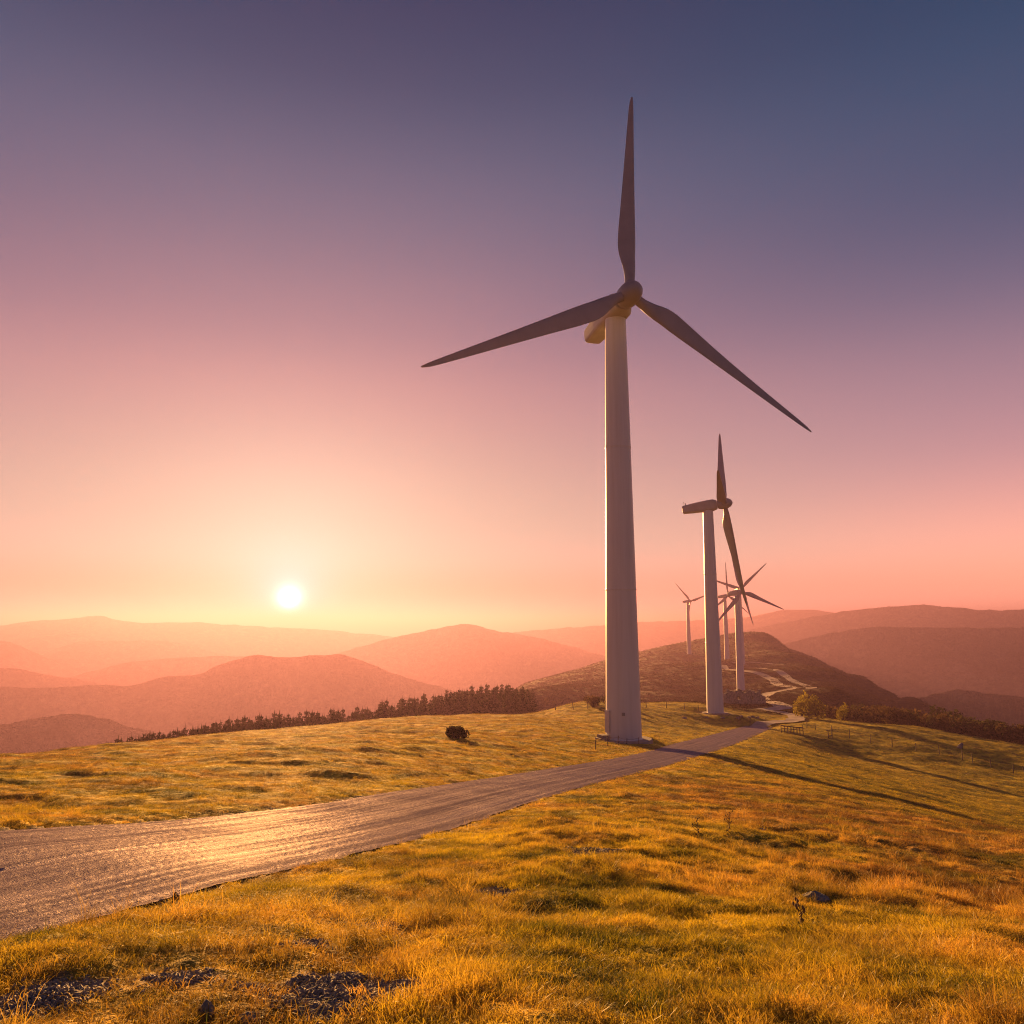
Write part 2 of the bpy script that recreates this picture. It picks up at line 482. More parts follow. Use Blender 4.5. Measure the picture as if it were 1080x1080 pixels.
TB = np.array([TURB[k] for k in 'abcdefg']); TPAD = np.array([3.4, 3.2, 4, 4, 4, 4, 4])
# bare stony patches in the near grass (pixel, distance, radius)
BARE = [(*at(365, 1036, 4.35)[:2], .33), (*at(335, 1052, 4.2)[:2], .2), (*at(408, 1042, 4.3)[:2], .2), (*at(190, 1036, 4.6)[:2], .17), (*at(60, 1056, 4.6)[:2], .26), (*at(20, 1066, 4.5)[:2], .2),
        (*at(320, 992, 5.3)[:2], .20), (*at(395, 970, 6.0)[:2], .2), (*at(260, 1040, 4.4)[:2], .12), (*at(520, 935, 8)[:2], .25), (*at(625, 900, 11)[:2], .5)]
# little eroded scarps, facing the camera
SCARP = [[(905, 792), (960, 797), (1000, 802), (1040, 811), (1090, 818)]]


def ground_z(X, Y, full=False):
    d = np.hypot(X, Y)
    z = base_z(X, Y)
    rd, rz = road_dist(X, Y)
    off = sstep(.0, 2.2, rd)
    w = sstep(1200, 700, d)
    n1 = .05 * fbm(X / 1.1, Y / 1.1, 11, 3, .6) * sstep(60, 15, d) + .028 * np.abs(fbm(X / .34, Y / .34, 12, 2, .6)) * sstep(30, 10, d)
    n2 = .13 * fbm(X / 5.5, Y / 4.0, 23, 3, .5) * sstep(500, 120, d) * sstep(2, 12, d)
    n3 = .16 * fbm(X / 24, Y / 15, 31, 3, .5) * sstep(25, 90, d)
    n4 = 1.3 * fbm(X / 70, Y / 70, 41, 4, .55) * sstep(230, 420, d)
    # low terraces trodden across the left pasture
    tr = pnoise(X / 6, Y / 2.6, 57) + .5 * pnoise(X / 2.5, Y / 1.5, 58); left = sstep(2, -6, X) * sstep(14, 24, d) * sstep(130, 70, d)
    n5 = .10 * np.minimum(np.maximum(tr - .08, 0) * 4, 1) * left
    # tussocky hollows on the near slope
    tus = np.abs(pnoise(X / 1.6 + 3, Y / 1.2, 71)) * sstep(3, 7, d) * sstep(60, 22, d) * sstep(-2, 4, X + .0 * Y)
    n6 = -.05 * sstep(.22, .0, tus / np.maximum(sstep(3, 7, d), .01)) * sstep(4, 8, d) * sstep(50, 20, d) * sstep(-3, 3, X)
    nz = (n1 + n2 + n3 + n4 + n5 + n6) * w
    # level ground at each tower
    tw = np.ones_like(z); zt = np.zeros_like(z)
    for (tx, ty, tz), rp in zip(TB, TPAD):
        r = np.hypot(X - tx, Y - ty); m = sstep(rp + 5, rp, r); tw *= (1 - m); zt += m * (tz - .04)
    z = (z + nz * off) * tw + zt * 1.0
    # the road bed
    m = sstep(2.2, .0, rd); z = z * (1 - m) + (rz - .045 - .14 * sstep(-.16, -.45, rd) + np.maximum(0, np.minimum(rd, .6)) * .12) * m
    if not full: return z
    # land cover
    dry = .25 + .55 * fbm(X / 3.0, Y / 2.2, 91, 4, .6)
    dry += .55 * sstep(2, 6, X) * sstep(5, 9, d) * sstep(48, 26, d) * sstep(-.35, .35, fbm(X / 6, Y / 6, 95, 3) + .25)
    dry -= .35 * sstep(45, 70, d) * sstep(8, 22, X)
    dry += .12 * sstep(5, -5, X) * sstep(20, 40, d)
    dry = np.clip(dry, 0, 1)
    bare_ = np.zeros_like(z)
    for bx, by, br in BARE:
        r = np.hypot(X - bx, Y - by) / br + .5 * pnoise(X * 7, Y * 7, 5); bare_ = np.maximum(bare_, sstep(1.25, .8, r))
    bare_ = np.maximum(bare_, sstep(.22, -.1, rd + .3 * pnoise(X * 1.5, Y * 1.5, 6)))
    for (tx, ty, tz), rp in zip(TB[1:], TPAD[1:]):
        bare_ = np.maximum(bare_, .6 * sstep(5, 3, np.hypot(X - tx, Y - ty)))
    heath = sstep(185, 240, d + 25 * fbm(X / 40, Y / 40, 8, 3))
    return z, dry, bare_, heath, rd


def tone_of(X, Y):
    # tint of the sward: pale bents, green flushes and the brown bracken slope down on the right
    d = np.hypot(X, Y)
    brown = sstep(3.5, 7, X) * sstep(6, 10, d) * sstep(46, 30, d) * sstep(-.5, .3, fbm(X / 5, Y / 4, 203, 3))
    return np.clip(.56 + .62 * fbm(X / 1.4, Y / 1.1, 201, 4, .65) + .28 * fbm(X / 7, Y / 5, 202, 2) - .34 * brown, 0, 1)


# ------------------------------------------------------------------ ground sheet
az = np.concatenate([np.radians(np.arange(-180, -44, 2.0)), np.radians(np.arange(-44, 44, .1)), np.radians(np.arange(44, 180, 2.0))])
rr = [1.0]
while rr[-1] < 28000:
    r = rr[-1]; rr.append(r * (1.0085 if r < 260 else 1.008 if r < 900 else 1.09))
rr = np.array([.02] + rr)
R_, A_ = np.meshgrid(rr, az, indexing='ij')
GX = (R_ * np.sin(A_)).ravel(); GY = (R_ * np.cos(A_)).ravel()
GZ, Gdry, Gbare, Gheath, Grd = ground_z(GX, GY, True)
ground = grid_mesh('ground', np.c_[GX, GY, GZ], len(rr), len(az), M_GROUND, wrap=True)
attr(ground, 'dry', Gdry); attr(ground, 'bare', Gbare); attr(ground, 'heath', Gheath); attr(ground, 'tone', tone_of(GX, GY))
tag(ground, 'grassy upland sloping from the near knoll to the ridge and valley', 'ground', kind='structure')


def gz(x, y): return float(ground_z(np.array([float(x)]), np.array([float(y)]))[0])


def hit(px, py, dmin=2.0, dmax=1200):
    """where the line of sight through a pixel first meets the ground"""
    D = ray(px, py); d = np.geomspace(dmin, dmax, 3000)
    Z = ground_z(D[0] * d, D[1] * d); k = np.where(D[2] * d < Z)[0]
    i = k[0] if len(k) else len(d) - 1
    return np.array([D[0] * d[i], D[1] * d[i], Z[i]])


# ------------------------------------------------------------------ roads
NCr = 121
tt = np.linspace(0, 1, NCr)
q = [0.0]
while q[-1] < RS[-1]:
    c = np.array([np.interp(q[-1], RS, RC[:, k]) for k in range(2)]); q.append(q[-1] + max(.04, .0042 * math.hypot(*c)) * (1 if c[1] > 3 else 4))
q = np.array(q[:-1] + [RS[-1]]); ip = lambda A: np.stack([np.interp(q, RS, A[:, k]) for k in range(A.shape[1])], 1)
rA, rN, rW = ip(RA), ip(RN), np.interp(q, RS, W_); NQ = len(q)
aw = tt[None, :] * rW[:, None]
edge = .07 * fbm(q / .9, q * 0 + .5, 3, 3, .6)[:, None] * (1 - tt)[None, :] ** 6 + .07 * fbm(q / 1.1, q * 0 + 7.5, 4, 3, .6)[:, None] * tt[None, :] ** 6
PX = rA[:, None, 0] + rN[:, None, 0] * (aw + edge); PY = rA[:, None, 1] + rN[:, None, 1] * (aw + edge)
al_ = np.repeat(q[:, None], NCr, 1)
wob = .03 * pnoise(al_ / 6, al_ * 0 + .3, 19)
tw_ = tt[None, :] + wob
rut = -.03 * np.exp(-((tw_ - .24) / .05) ** 2) - .032 * np.exp(-((tw_ - .70) / .05) ** 2) - .016 * np.exp(-((tw_ - .42) / .025) ** 2) - .016 * np.exp(-((tw_ - .88) / .02) ** 2) - .014 * np.exp(-((tw_ - .10) / .02) ** 2)
PZ = rA[:, None, 2] + .05 * (1 - (2 * tt - 1) ** 2)[None, :] + rut * (.6 + .5 * pnoise(al_ / 7, np.repeat(tt[None] * 3, NQ, 0), 9)) \
    + .007 * fbm(al_ / 11, aw / .15, 12, 3) + .006 * fbm(PX / .10, PY / .10, 13, 2, .8) + .008 * pnoise(PX / 1.3, PY / 1.3, 14)
PZ -= .012 * ((np.abs(2 * tt - 1)) ** 10)[None, :]
road = grid_mesh('road', np.stack([PX, PY, PZ], -1).reshape(-1, 3), NQ, NCr, M_ROAD)
attr(road, 'along', al_); attr(road, 'across', aw)
tag(road, 'rutted grey gravel road curving past the big turbine', 'road', kind='structure')


def track(name, pts, w, label, mat=M_TRACK):
    P = resample(np.array(pts), max(40, len(pts) * 14)); n_ = len(P)
    T_ = np.gradient(P[:, :2], axis=0); T_ /= np.linalg.norm(T_, axis=1)[:, None] + 1e-9
    nn = np.stack([-T_[:, 1], T_[:, 0]], 1); k = 5
    t_ = np.linspace(-.5, .5, k); wv = w * (1 + .3 * pnoise(np.arange(n_) / 6, np.zeros(n_), 2))
    X = P[:, None, 0] + nn[:, None, 0] * t_ * wv[:, None]; Y = P[:, None, 1] + nn[:, None, 1] * t_ * wv[:, None]
    Z = ground_z(X.ravel(), Y.ravel()).reshape(X.shape); Z = np.maximum(Z, Z.mean(1, keepdims=True) - .05) + .22
    o = grid_mesh(name, np.stack([X, Y, Z], -1).reshape(-1, 3), n_, k, mat)
    tag(o, label, 'track', kind='structure')


trk = [RC[-1] + np.array([0, 0, 0])] + [hit(*p, dmin=150) for p in ((840, 757.5), (822, 752), (806, 749.5))]
trk = [RC[-2], RC[-1], (RC[-1] + trk[1]) / 2 + np.array([3, 0, 0])] + trk[1:]
track('track', trk, 3.4, 'pale bend of track just below the road end')
track('track', [hit(*p, dmin=180) for p in ((806, 749.5), (822, 748), (814, 741), (808, 734), (816, 731), (827, 729), (821, 723), (812, 716), (801, 711), (788, 708.5), (762, 702))], 4.4, 'pale track winding up the saddle to the turbines')
track('track', [hit(*p, dmin=200) for p in ((856, 727), (846, 722), (835, 717.5), (825, 710.5), (812, 706.5), (800, 704.5))], 3.8, 'upper pale track slanting across the dark hillside')
track('track', [hit(*p, dmin=300) for p in ((772, 699), (790, 699), (808, 700), (827, 701))], 2.4, 'short faint track running level below the hilltop')


# ------------------------------------------------------------------ far hills
def hill(pts, D, label, floor=-440, amp=1.0, seed=0):
    D = float(np.interp(D, [1000, 1900, 2600, 3400, 3600, 4600, 5200, 6000, 6500, 7800, 9000, 14000, 15000], [620, 850, 1080, 1500, 1400, 1850, 1650, 2050, 2250, 2650, 2450, 3200, 3500]))
    P = np.array([[*at(px, py, D)] for px, py in pts])
    dl = P[0, :2] - P[1, :2]; dl /= np.linalg.norm(dl); dr = P[-1, :2] - P[-2, :2]; dr /= np.linalg.norm(dr)
    L = D * .18
    P = np.vstack([np.r_[P[0, :2] + dl * L, floor - 20], P, np.r_[P[-1, :2] + dr * L, floor - 20]])
    na, nb = 260, 61
    # piecewise linear crest, lightly smoothed
    t = np.r_[0, np.cumsum(np.hypot(*np.diff(P[:, :2], axis=0).T))]; q = np.linspace(0, t[-1], na)
    C = np.stack([np.interp(q, t, P[:, k]) for k in range(3)], 1)
    k = 5; C[:, 2] = np.convolve(np.pad(C[:, 2], k // 2, mode='edge'), np.ones(k) / k, 'valid')
    step = q[1] - q[0]
    C[:, 2] += amp * D * .0010 * fbm(q / (D * .02), q * 0 + seed, 5 + seed, 4, .6)
    rad = C[:, :2] / np.linalg.norm(C[:, :2], axis=1)[:, None]
    s = np.linspace(-1, 1, nb); H = np.maximum(C[:, 2] - floor, 1)
    Wd = np.minimum(500 + H * 2.3, .5 * D)[:, None]
    off = np.sign(s)[None] * np.abs(s)[None] ** 1.4 * Wd
    X = C[:, None, 0] + rad[:, None, 0] * off; Y = C[:, None, 1] + rad[:, None, 1] * off
    prof = 1 - sstep(0, 1, np.abs(s)) * .25 - np.abs(s) * .75
    spur = fbm(X / (D * .05 + 120), Y / (D * .05 + 120), 60 + seed, 5, .55)
    Z = floor + H[:, None] * prof[None] + spur * H[:, None] * .22 * (1 - np.exp(-(np.abs(s) / .25) ** 2))[None] * (1 - np.abs(s))[None] - 25 * np.abs(s)[None] ** 4
    o = grid_mesh('hill', np.stack([X, Y, Z], -1).reshape(-1, 3), na, nb, M_HILL)
    print(label, round(Z.max(), 1))
    return tag(o, label, 'hill', kind='structure')


hill([(-260, 790), (-60, 772), (0, 765), (40, 757), (75, 752), (100, 755), (130, 764), (160, 772), (215, 785), (300, 812), (380, 835)], 1000, 'near wooded shoulder at far left below the pasture', amp=2.0, seed=1)
hill([(-300, 742), (-80, 730), (0, 724), (40, 726), (110, 722), (140, 724), (172, 713), (205, 713), (240, 698), (265, 691), (280, 691), (305, 694), (330, 691), (362, 690), (388, 699), (420, 712), (450, 721), (475, 727), (520, 745), (580, 770)], 2600, 'flat topped hill below the sun', seed=2)
hill([(-340, 690), (-80, 700), (0, 705), (15, 704), (50, 712), (80, 716), (120, 724), (200, 738)], 3400, 'low dark spur at the left edge', seed=3)
hill([(10, 735), (40, 722), (90, 710), (130, 699), (170, 695), (220, 692), (260, 692), (320, 700), (420, 725)], 4600, 'middle ridge left of the sun', seed=4)
hill([(-340, 655), (-100, 666), (0, 676), (15, 678), (40, 690), (90, 712)], 6500, 'pale shoulder entering from the left', seed=5)
hill([(-60, 720), (20, 700), (45, 690), (60, 684), (80, 677), (100, 676), (130, 676), (165, 675), (200, 681), (240, 692), (320, 712)], 7800, 'rounded pale hill behind the middle ridge', seed=6)
hill([(-360, 668), (-100, 662), (0, 660), (30, 655), (75, 653), (90, 650), (102, 648.5), (115, 651), (130, 656), (160, 657), (200, 656), (260, 660), (340, 664), (440, 674)], 15000, 'faintest far mountain with a small peak', seed=7)
hill([(310, 705), (360, 688), (400, 676), (440, 667), (455, 664), (475, 660), (492, 657.5), (505, 660), (520, 665), (560, 671), (600, 681), (660, 698), (740, 720)], 6000, 'broad peaked mountain right of the sun', seed=8)
hill([(420, 680), (500, 671), (560, 665), (640, 659), (675, 656), (720, 655), (790, 651), (830, 642.5), (863, 643.5), (900, 650), (1000, 662)], 14000, 'long faint mountain behind the turbines', seed=9)
hill([(650, 700), (720, 680), (790, 664), (850, 652), (885, 645.5), (905, 643), (925, 641), (950, 638.5), (985, 638.2), (1012, 641.5), (1040, 643.5), (1080, 643), (1200, 650), (1380, 640)], 9000, 'high flat mountain along the right skyline', seed=10)
hill([(700, 715), (800, 688), (850, 673), (885, 666), (920, 661), (1000, 662), (1080, 662), (1250, 652), (1420, 660)], 5200, 'dusky lower mountain on the right', seed=11)
hill([(800, 745), (860, 724), (905, 714), (960, 710), (1010, 708), (1080, 711), (1200, 702), (1400, 705)], 3600, 'low valley ridge on the right', seed=12)
hill([(900, 770), (930, 752), (960, 739), (985, 732), (1003, 728), (1015, 727), (1040, 731), (1080, 735), (1200, 742), (1400, 738)], 1900, 'near dark wooded hill at the right edge', amp=1.6, seed=13)

# ------------------------------------------------------------------ wind turbines
def blade_mesh(L):
    st = np.array([0, .02, .05, .09, .14, .20, .28, .40, .55, .70, .82, .92, .97, 1.0])
    ch = np.array([1.0, 1.0, 1.05, 1.4, 1.88, 2.08, 1.95, 1.62, 1.28, .98, .75, .55, .40, .16]) * L / 23.5
    th = np.array([1.0, 1.0, .95, .74, .56, .46, .38, .29, .21, .15, .11, .08, .055, .03]) * L / 23.5
    tw = np.radians([20, 20, 20, 18, 15, 12, 9, 6, 3.5, 2, 1, .5, 0, 0])
    q = np.linspace(0, 1, 40); V = []; F = []; m = 18
    for i, s in enumerate(q):
        c = np.interp(s, st, ch); t_ = np.interp(s, st, th); a = np.interp(s, st, tw); rnd = 1 - sstep(.04, .18, np.array(s))
        for k in range(m):
            w = 2 * PI * k / m; x, y = math.cos(w), math.sin(w)
            ex = c / 2 * x; ey = t_ / 2 * y * (rnd + (1 - rnd) * (.62 + .38 * x if x < 1 else 1))
            # x>0 = leading edge; the axis sits near 30 % chord once the root turns into an aerofoil
            ex -= (1 - rnd) * c * .20
            bend = -.35 * s ** 2.2
            V.append((ex * math.cos(a) - ey * math.sin(a), ex * math.sin(a) + ey * math.cos(a) + bend, s * L))
    for i in range(39):
        for k in range(m):
            k2 = (k + 1) % m; F.append((i * m + k, i * m + k2, (i + 1) * m + k2, (i + 1) * m + k))
    F.append(tuple(range(m - 1, -1, -1))); F.append(tuple(39 * m + k for k in range(m)))
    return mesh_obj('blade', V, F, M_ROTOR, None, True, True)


BL = blade_mesh(23.5)


def tower_mesh(H, r0, r1, seams):
    b = MB(); prof = []
    for s in seams:
        prof.append((r0 + (r1 - r0) * s, s * H))
    b.lathe(prof, 64); return b


def turbine(base, H, overhang, yaw, tilt, th, L, cone, pitch, label, door=False, r0=1.72, r1=1.06, sink=0.0):
    """yaw 0 = rotor faces the camera side (-Y), + turns it to the right"""
    root = empty('wind_turbine', tuple(base))
    tag(root, label, 'wind turbine', 'wind turbines along the ridge')
    t = MB()
    prof = [(r0 + .12, -1.5), (r0 + .12, .12), (r0 + .02, .14)]
    for s in (.0, .33, .665):
        a = s * H; e = (s + .33) * H
        ra, re = r0 + (r1 - r0) * s, r0 + (r1 - r0) * min(s + .333, 1)
        zs = max(a, .2) + (.16 if s else 0); ze = min(e, H - .6)
        prof += [(ra, zs), (ra, zs + .04), (re, ze - .08), (re, ze - .03), (re + .028, ze), (re + .028, ze + .12)]
    prof += [(r1, H - .45), (r1 * .96, H - .4), (r1 * .96, H - .1)]
    t.lathe(prof, 72)
    tw = t.build('tower', M_WHITE, root); tw.data.polygons.foreach_set('use_smooth', [len(p.vertices) == 4 for p in tw.data.polygons])
    # machine frame
    ax = Vector((math.sin(yaw) * math.cos(tilt), -math.cos(yaw) * math.cos(tilt), math.sin(tilt)))
    e1 = Vector((math.cos(yaw), math.sin(yaw), 0)); e2 = e1.cross(ax) * -1
    if e2.z < 0: e2 = -e2
    top = Vector((0, 0, H))
    sc = L / 23.5
    M = Matrix((e1, ax, e2)).transposed().to_4x4(); M.translation = top     # local x across, y forward, z up
    # nacelle: cross sections along the axis
    nb = MB(); rl = 0 if door else .9
    secs = [(-6.3 + rl, .86, -.78, .72), (-6.1 + rl,  1.0, -.86, .80), (-3.2, 1.16, -1.02, 1.02), (-.2, 1.26, -1.16, 1.20), (1.2, 1.22, -1.16, 1.22), (1.95, .98, -.95, 1.0)]
    V = []; F = []
    ncs = 20
    for y, hw, zb, zt in secs:
        for k in range(ncs):
            w = 2 * PI * k / ncs; cx, sx = math.cos(w), math.sin(w); pw = .42 if y < 1.5 else .8
            x = math.copysign(abs(cx) ** pw, cx) * hw; z = math.copysign(abs(sx) ** pw, sx); z = z * (zt if z > 0 else -zb)
            V.append(M @ (Vector((x, y, z)) * sc))
    for i in range(len(secs) - 1):
        for k in range(ncs):
            k2 = (k + 1) % ncs; F.append((i * ncs + k, i * ncs + k2, (i + 1) * ncs + k2, (i + 1) * ncs + k))
    F.append(tuple(range(ncs - 1, -1, -1))); F.append(tuple((len(secs) - 1) * ncs + k for k in range(ncs)))
    nb.add(V, F)
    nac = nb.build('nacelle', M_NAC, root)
    mod = nac.modifiers.new('bevel', 'BEVEL'); mod.width = .06; mod.segments = 2; mod.limit_method = 'ANGLE'; mod.angle_limit = .6
    ms = MB(); ms.tube([M @ (Vector((.5, -5.9 + rl, .7)) * sc), M @ (Vector((.5, -5.9 + rl, 1.55)) * sc), M @ (Vector((.5, -5.9 + rl, 1.75)) * sc)], [.035, .035, .09])
    ms.build('wind_sensor', M_GREYP, nac)
    ms = MB(); ms.tube([M @ (Vector((-.5, -4.6, .8)) * sc), M @ (Vector((-.5, -4.6, 1.3)) * sc)], .10); ms.build('beacon', M_GREYP, nac)
    # hub with spinner
    hubc = top + ax * overhang
    Mh = Matrix((e1, e2 * -1, ax)).transposed().to_4x4(); Mh.translation = hubc
    if Mh.to_3x3().determinant() < 0:
        Mh = Matrix((e1, e2, ax)).transposed().to_4x4(); Mh.translation = hubc
    hb = MB(); hb.lathe([(r * sc, z * sc) for r, z in ((.8, -1.5), (1.05, -1.15), (1.16, -.6), (1.16, .25), (1.08, .7), (.88, 1.15), (.55, 1.5), (.2, 1.68), (.05, 1.70))], 40, Mh)
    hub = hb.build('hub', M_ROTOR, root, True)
    for k in range(3):
        w = th + k * 2 * PI / 3
        dv = (e2 * math.cos(w) + e1 * math.sin(w)) * math.cos(cone) + ax * math.sin(cone)
        tang = (e1 * math.cos(w) - e2 * math.sin(w))                 # clockwise seen from the front
        fwd = ax * math.cos(cone) - (e2 * math.cos(w) + e1 * math.sin(w)) * math.sin(cone)
        c_ = tang * math.cos(pitch) + fwd * math.sin(pitch); n_ = dv.cross(c_)
        B = Matrix((c_, n_, dv)).transposed().to_4x4()
        bo = bpy.data.objects.new('blade', BL); COL.objects.link(bo); bo.parent = root
        B.translation = hubc + dv * .55 * sc
        bo.matrix_local = B @ Matrix.Diagonal((sc, sc, (L - .55 * sc) / 23.5, 1))
    if door:
        dvw = Vector((-.94, -.34, 0)).normalized(); sd = Vector((dvw.y, -dvw.x, 0))
        dm = MB(); rz = math.atan2(dvw.y, dvw.x)
        dm.box(dvw * (r0 - .02) + Vector((0, 0, 1.75)), (.16, .9, 2.1), rz); d_ = dm.build('door', M_DOOR, root)
        st_ = MB(); st_.box(dvw * (r0 + .45) + Vector((0, 0, .28)), (.8, 1.1, .56), rz); st_.box(dvw * (r0 + .95) + Vector((0, 0, .14)), (.3, 1.1, .27), rz); st_.build('step', M_CONC, root)
        vt = MB(); w = math.radians(-98); vt.box(Vector((math.cos(w), math.sin(w), 0)) * (r0 - .0) + Vector((0, 0, 2.55)), (.12, .3, .3), w); vt.build('vent', M_GREYP, root)
        pd = MB(); pd.lathe([(2.75, -.4), (2.75, .08), (2.65, .12), (1.5, .12)], 56); pd.build('foundation', M_CONC, root)
    else:
        pd = MB(); pd.lathe([(2.6, -.4), (2.6, .08), (2.5, .13), (1.5, .13)], 40); pd.build('foundation', M_CONC, root)
    return root


R = math.radians
turbine(TURB['a'], 43.4, 3.5, R(17), R(5.5), R(4.4), 23.5, 0, R(6), 'largest wind turbine standing on a round concrete pad left of the gravel road', True)
turbine(TURB['b'], 43.2, 3.5, R(71), R(6.5), R(37.6), 23.3, R(2), R(82), 'second nearest wind turbine, its rotor seen edge-on and blades feathered')
turbine(TURB['c'], 41.6, 3.1, R(24), R(5), R(109), 23.5, 0, R(5), 'wind turbine in front of the hill, at the bend of the pale track')
turbine(TURB['d'], 44.0, 3.0, R(35), R(5), R(2), 23.5, 0, R(5), 'small wind turbine on the hillside with one blade straight up, just behind the feathered one')
turbine(TURB['e'], 41.5, 3.2, R(125), R(5), R(44.6), 21.2, 0, R(5), 'smallest wind turbine alone on the left shoulder of the hill')
turbine(TURB['f'], 46.3, 3.6, R(6), R(5), R(47), 23.5, R(2), R(5), 'far wind turbine whose tower hides behind another, one blade pointing up right')


# ------------------------------------------------------------------ trees and bushes
def conifer_meshes(seed):
    r = random.Random(seed); V = []; F = []
    H = 10.0; n = 17
    for i in range(n):
        z = 1.0 + (H - 1.3) * (i / (n - 1)) ** .95; rad = (1 - (z / (H + .4)) ** 1.25) * r.uniform(1.5, 2.1) + .12
        nb = r.randint(6, 9); o = r.random() * 6
        for k in range(nb):
            if r.random() < .1: continue
            a = o + 2 * PI * k / nb + r.uniform(-.3, .3); L = rad * r.uniform(.65, 1.2); dr = r.uniform(.15, .45) * L
            for seg in range(3):
                t0 = seg / 3 + r.uniform(-.05, .1); w = L * .34 * (1 - seg * .22) + .12
                c = Vector((math.cos(a) * L * (t0 + .2), math.sin(a) * L * (t0 + .2), z - dr * t0 + r.uniform(-.15, .2)))
                d1 = Vector((math.cos(a) * .5, math.sin(a) * .5, -.18 + r.uniform(-.25, .25))) * (L * .55); d2 = Vector((-math.sin(a), math.cos(a), r.uniform(-.5, .5))) * w
                b = len(V); V += [c - d1 * .4 - d2 * .5, c - d1 * .2 + d2 * .6, c + d1 + d2 * .15, c + d1 * .8 - d2 * .5, c + Vector((0, 0, -.35)) + d1 * .3]
                F += [(b, b + 1, b + 2, b + 3), (b, b + 3, b + 4)]
    b = len(V)
    V += [Vector((-.1, 0, H - .9)), Vector((.1, .04, H - .9)), Vector((0, 0, H + .35)), Vector((0, .1, H - .8))]; F += [(b, b + 1, b + 2), (b + 1, b + 3, b + 2)]
    cr = mesh_obj('crown', V, F, M_NEEDLE, None, False, True)
    t = MB(); t.tube([(0, 0, -1.5), (0, 0, 3), (0, 0, H - .5)], [.2, .16, .03], 7)
    return cr, t.build('trunk', M_BARK, None, True, True)


CON = [conifer_meshes(s) for s in range(5)]


def conifer(x, y, z, h, label, group):
    root = empty('conifer', (x, y, z), random.uniform(0, 6)); tag(root, label, 'conifer', group)
    cr, tr = random.choice(CON); s = h / 10.3; w = s * random.uniform(1.15, 1.6)
    for nm, me in (('crown', cr), ('trunk', tr)):
        o = bpy.data.objects.new(nm, me); COL.objects.link(o); o.parent = root; o.scale = (w, w, s)
    return root


TOPX = [100, 122, 158, 186, 228, 267, 294, 330, 363, 380, 419, 447, 475, 502, 530, 560, 569]
TOPY = [788, 779, 772, 768, 761, 755, 752, 751, 749, 746, 738, 734, 728, 723, 721.5, 723, 736]
CRX = [0, 60, 120, 200, 300, 440, 570]; CRD = [55, 63, 72, 86, 102, 128, 150]
cnt = 0
for row, (fd, n_, x0, x1) in enumerate(((1.28, 80, 150, 566), (1.42, 84, 135, 563), (1.6, 84, 122, 558))):
    for i in range(n_):
        px = x0 + (x1 - x0) * (i + random.uniform(.15, .85)) / n_
        d = np.interp(px, CRX, CRD) * fd * random.uniform(.95, 1.06)
        py = np.interp(px, TOPX, TOPY) + random.choice([-5, -4, -2, -1, 0, 1, 2, 4, 6]) + (1.5 - row) * 1.5
        p = at(px, py, d); z0 = gz(p[0], p[1]); h = p[2] - z0
        if h < 2: continue
        if h > 17: z0 = p[2] - 17; h = 17
        conifer(p[0], p[1], z0 - .2, h, 'dark conifer in the wood behind the crest of the left pasture', 'conifers of the wood along the left crest'); cnt += 1
for px, py, d in ((66, 788, 90), (82, 785.5, 92), (90, 783, 100), (104, 783.5, 100), (112, 780, 104)):
    p = at(px, py, d); z0 = gz(p[0], p[1])
    conifer(p[0], p[1], z0 - .2, max(p[2] - z0, 2), 'small outlying conifer peeping over the far left end of the crest', 'small conifers at the thin end of the wood')
print('conifers', cnt)


def bush_mesh(seed, size, nl, mat, lobes=7, leaf=.3):
    r = random.Random(seed); V = []; F = []
    L = [(Vector((r.uniform(-.55, .55), r.uniform(-.55, .55), r.uniform(.3, .75))), r.uniform(.25, .48)) for _ in range(lobes)]
    for i in range(nl):
        c, rad = r.choice(L)
        v = Vector((r.gauss(0, 1), r.gauss(0, 1), r.gauss(0, 1))).normalized() * rad * r.uniform(.55, 1.08) ** .6
        p = c + v
        if p.z < .03: p.z = r.uniform(.02, .2)
        p = Vector((p.x * size[0], p.y * size[0], p.z * size[1]))
        a = Vector((r.gauss(0, 1), r.gauss(0, 1), r.gauss(0, 1))).normalized(); b_ = a.cross(Vector((r.gauss(0, 1), r.gauss(0, 1), r.gauss(0, 1)))).normalized()
        s = leaf * r.uniform(.5, 1.2); b = len(V)
        V += [p - a * s * .6, p + b_ * s * .35, p + a * s * .6, p - b_ * s * .35]; F.append((b, b + 1, b + 2, b + 3))
    return mesh_obj('foliage', V, F, mat, None, False, True)


def stem_mesh(seed, h, spread):
    r = random.Random(seed); b = MB()
    for k in range(5):
        a = r.random() * 6.3; e = Vector((math.cos(a) * spread * r.uniform(.2, .6), math.sin(a) * spread * r.uniform(.2, .6), h * r.uniform(.5, .8)))
        b.tube([(0, 0, -.4), e * .5 + Vector((0, 0, h * .08)), e], [.10, .07, .02], 6)
    return b.build('stem', M_BARK, None, True, True)


def bush(name, p, fol, stem, s, label, cat, group=None, sz=1.0):
    root = empty(name, tuple(p), random.uniform(0, 6)); tag(root, label, cat, group)
    for nm, me in (('foliage', fol), ('stem', stem)):
        o = bpy.data.objects.new(nm, me); COL.objects.link(o); o.parent = root; o.scale = (s, s, s * sz)
    return root


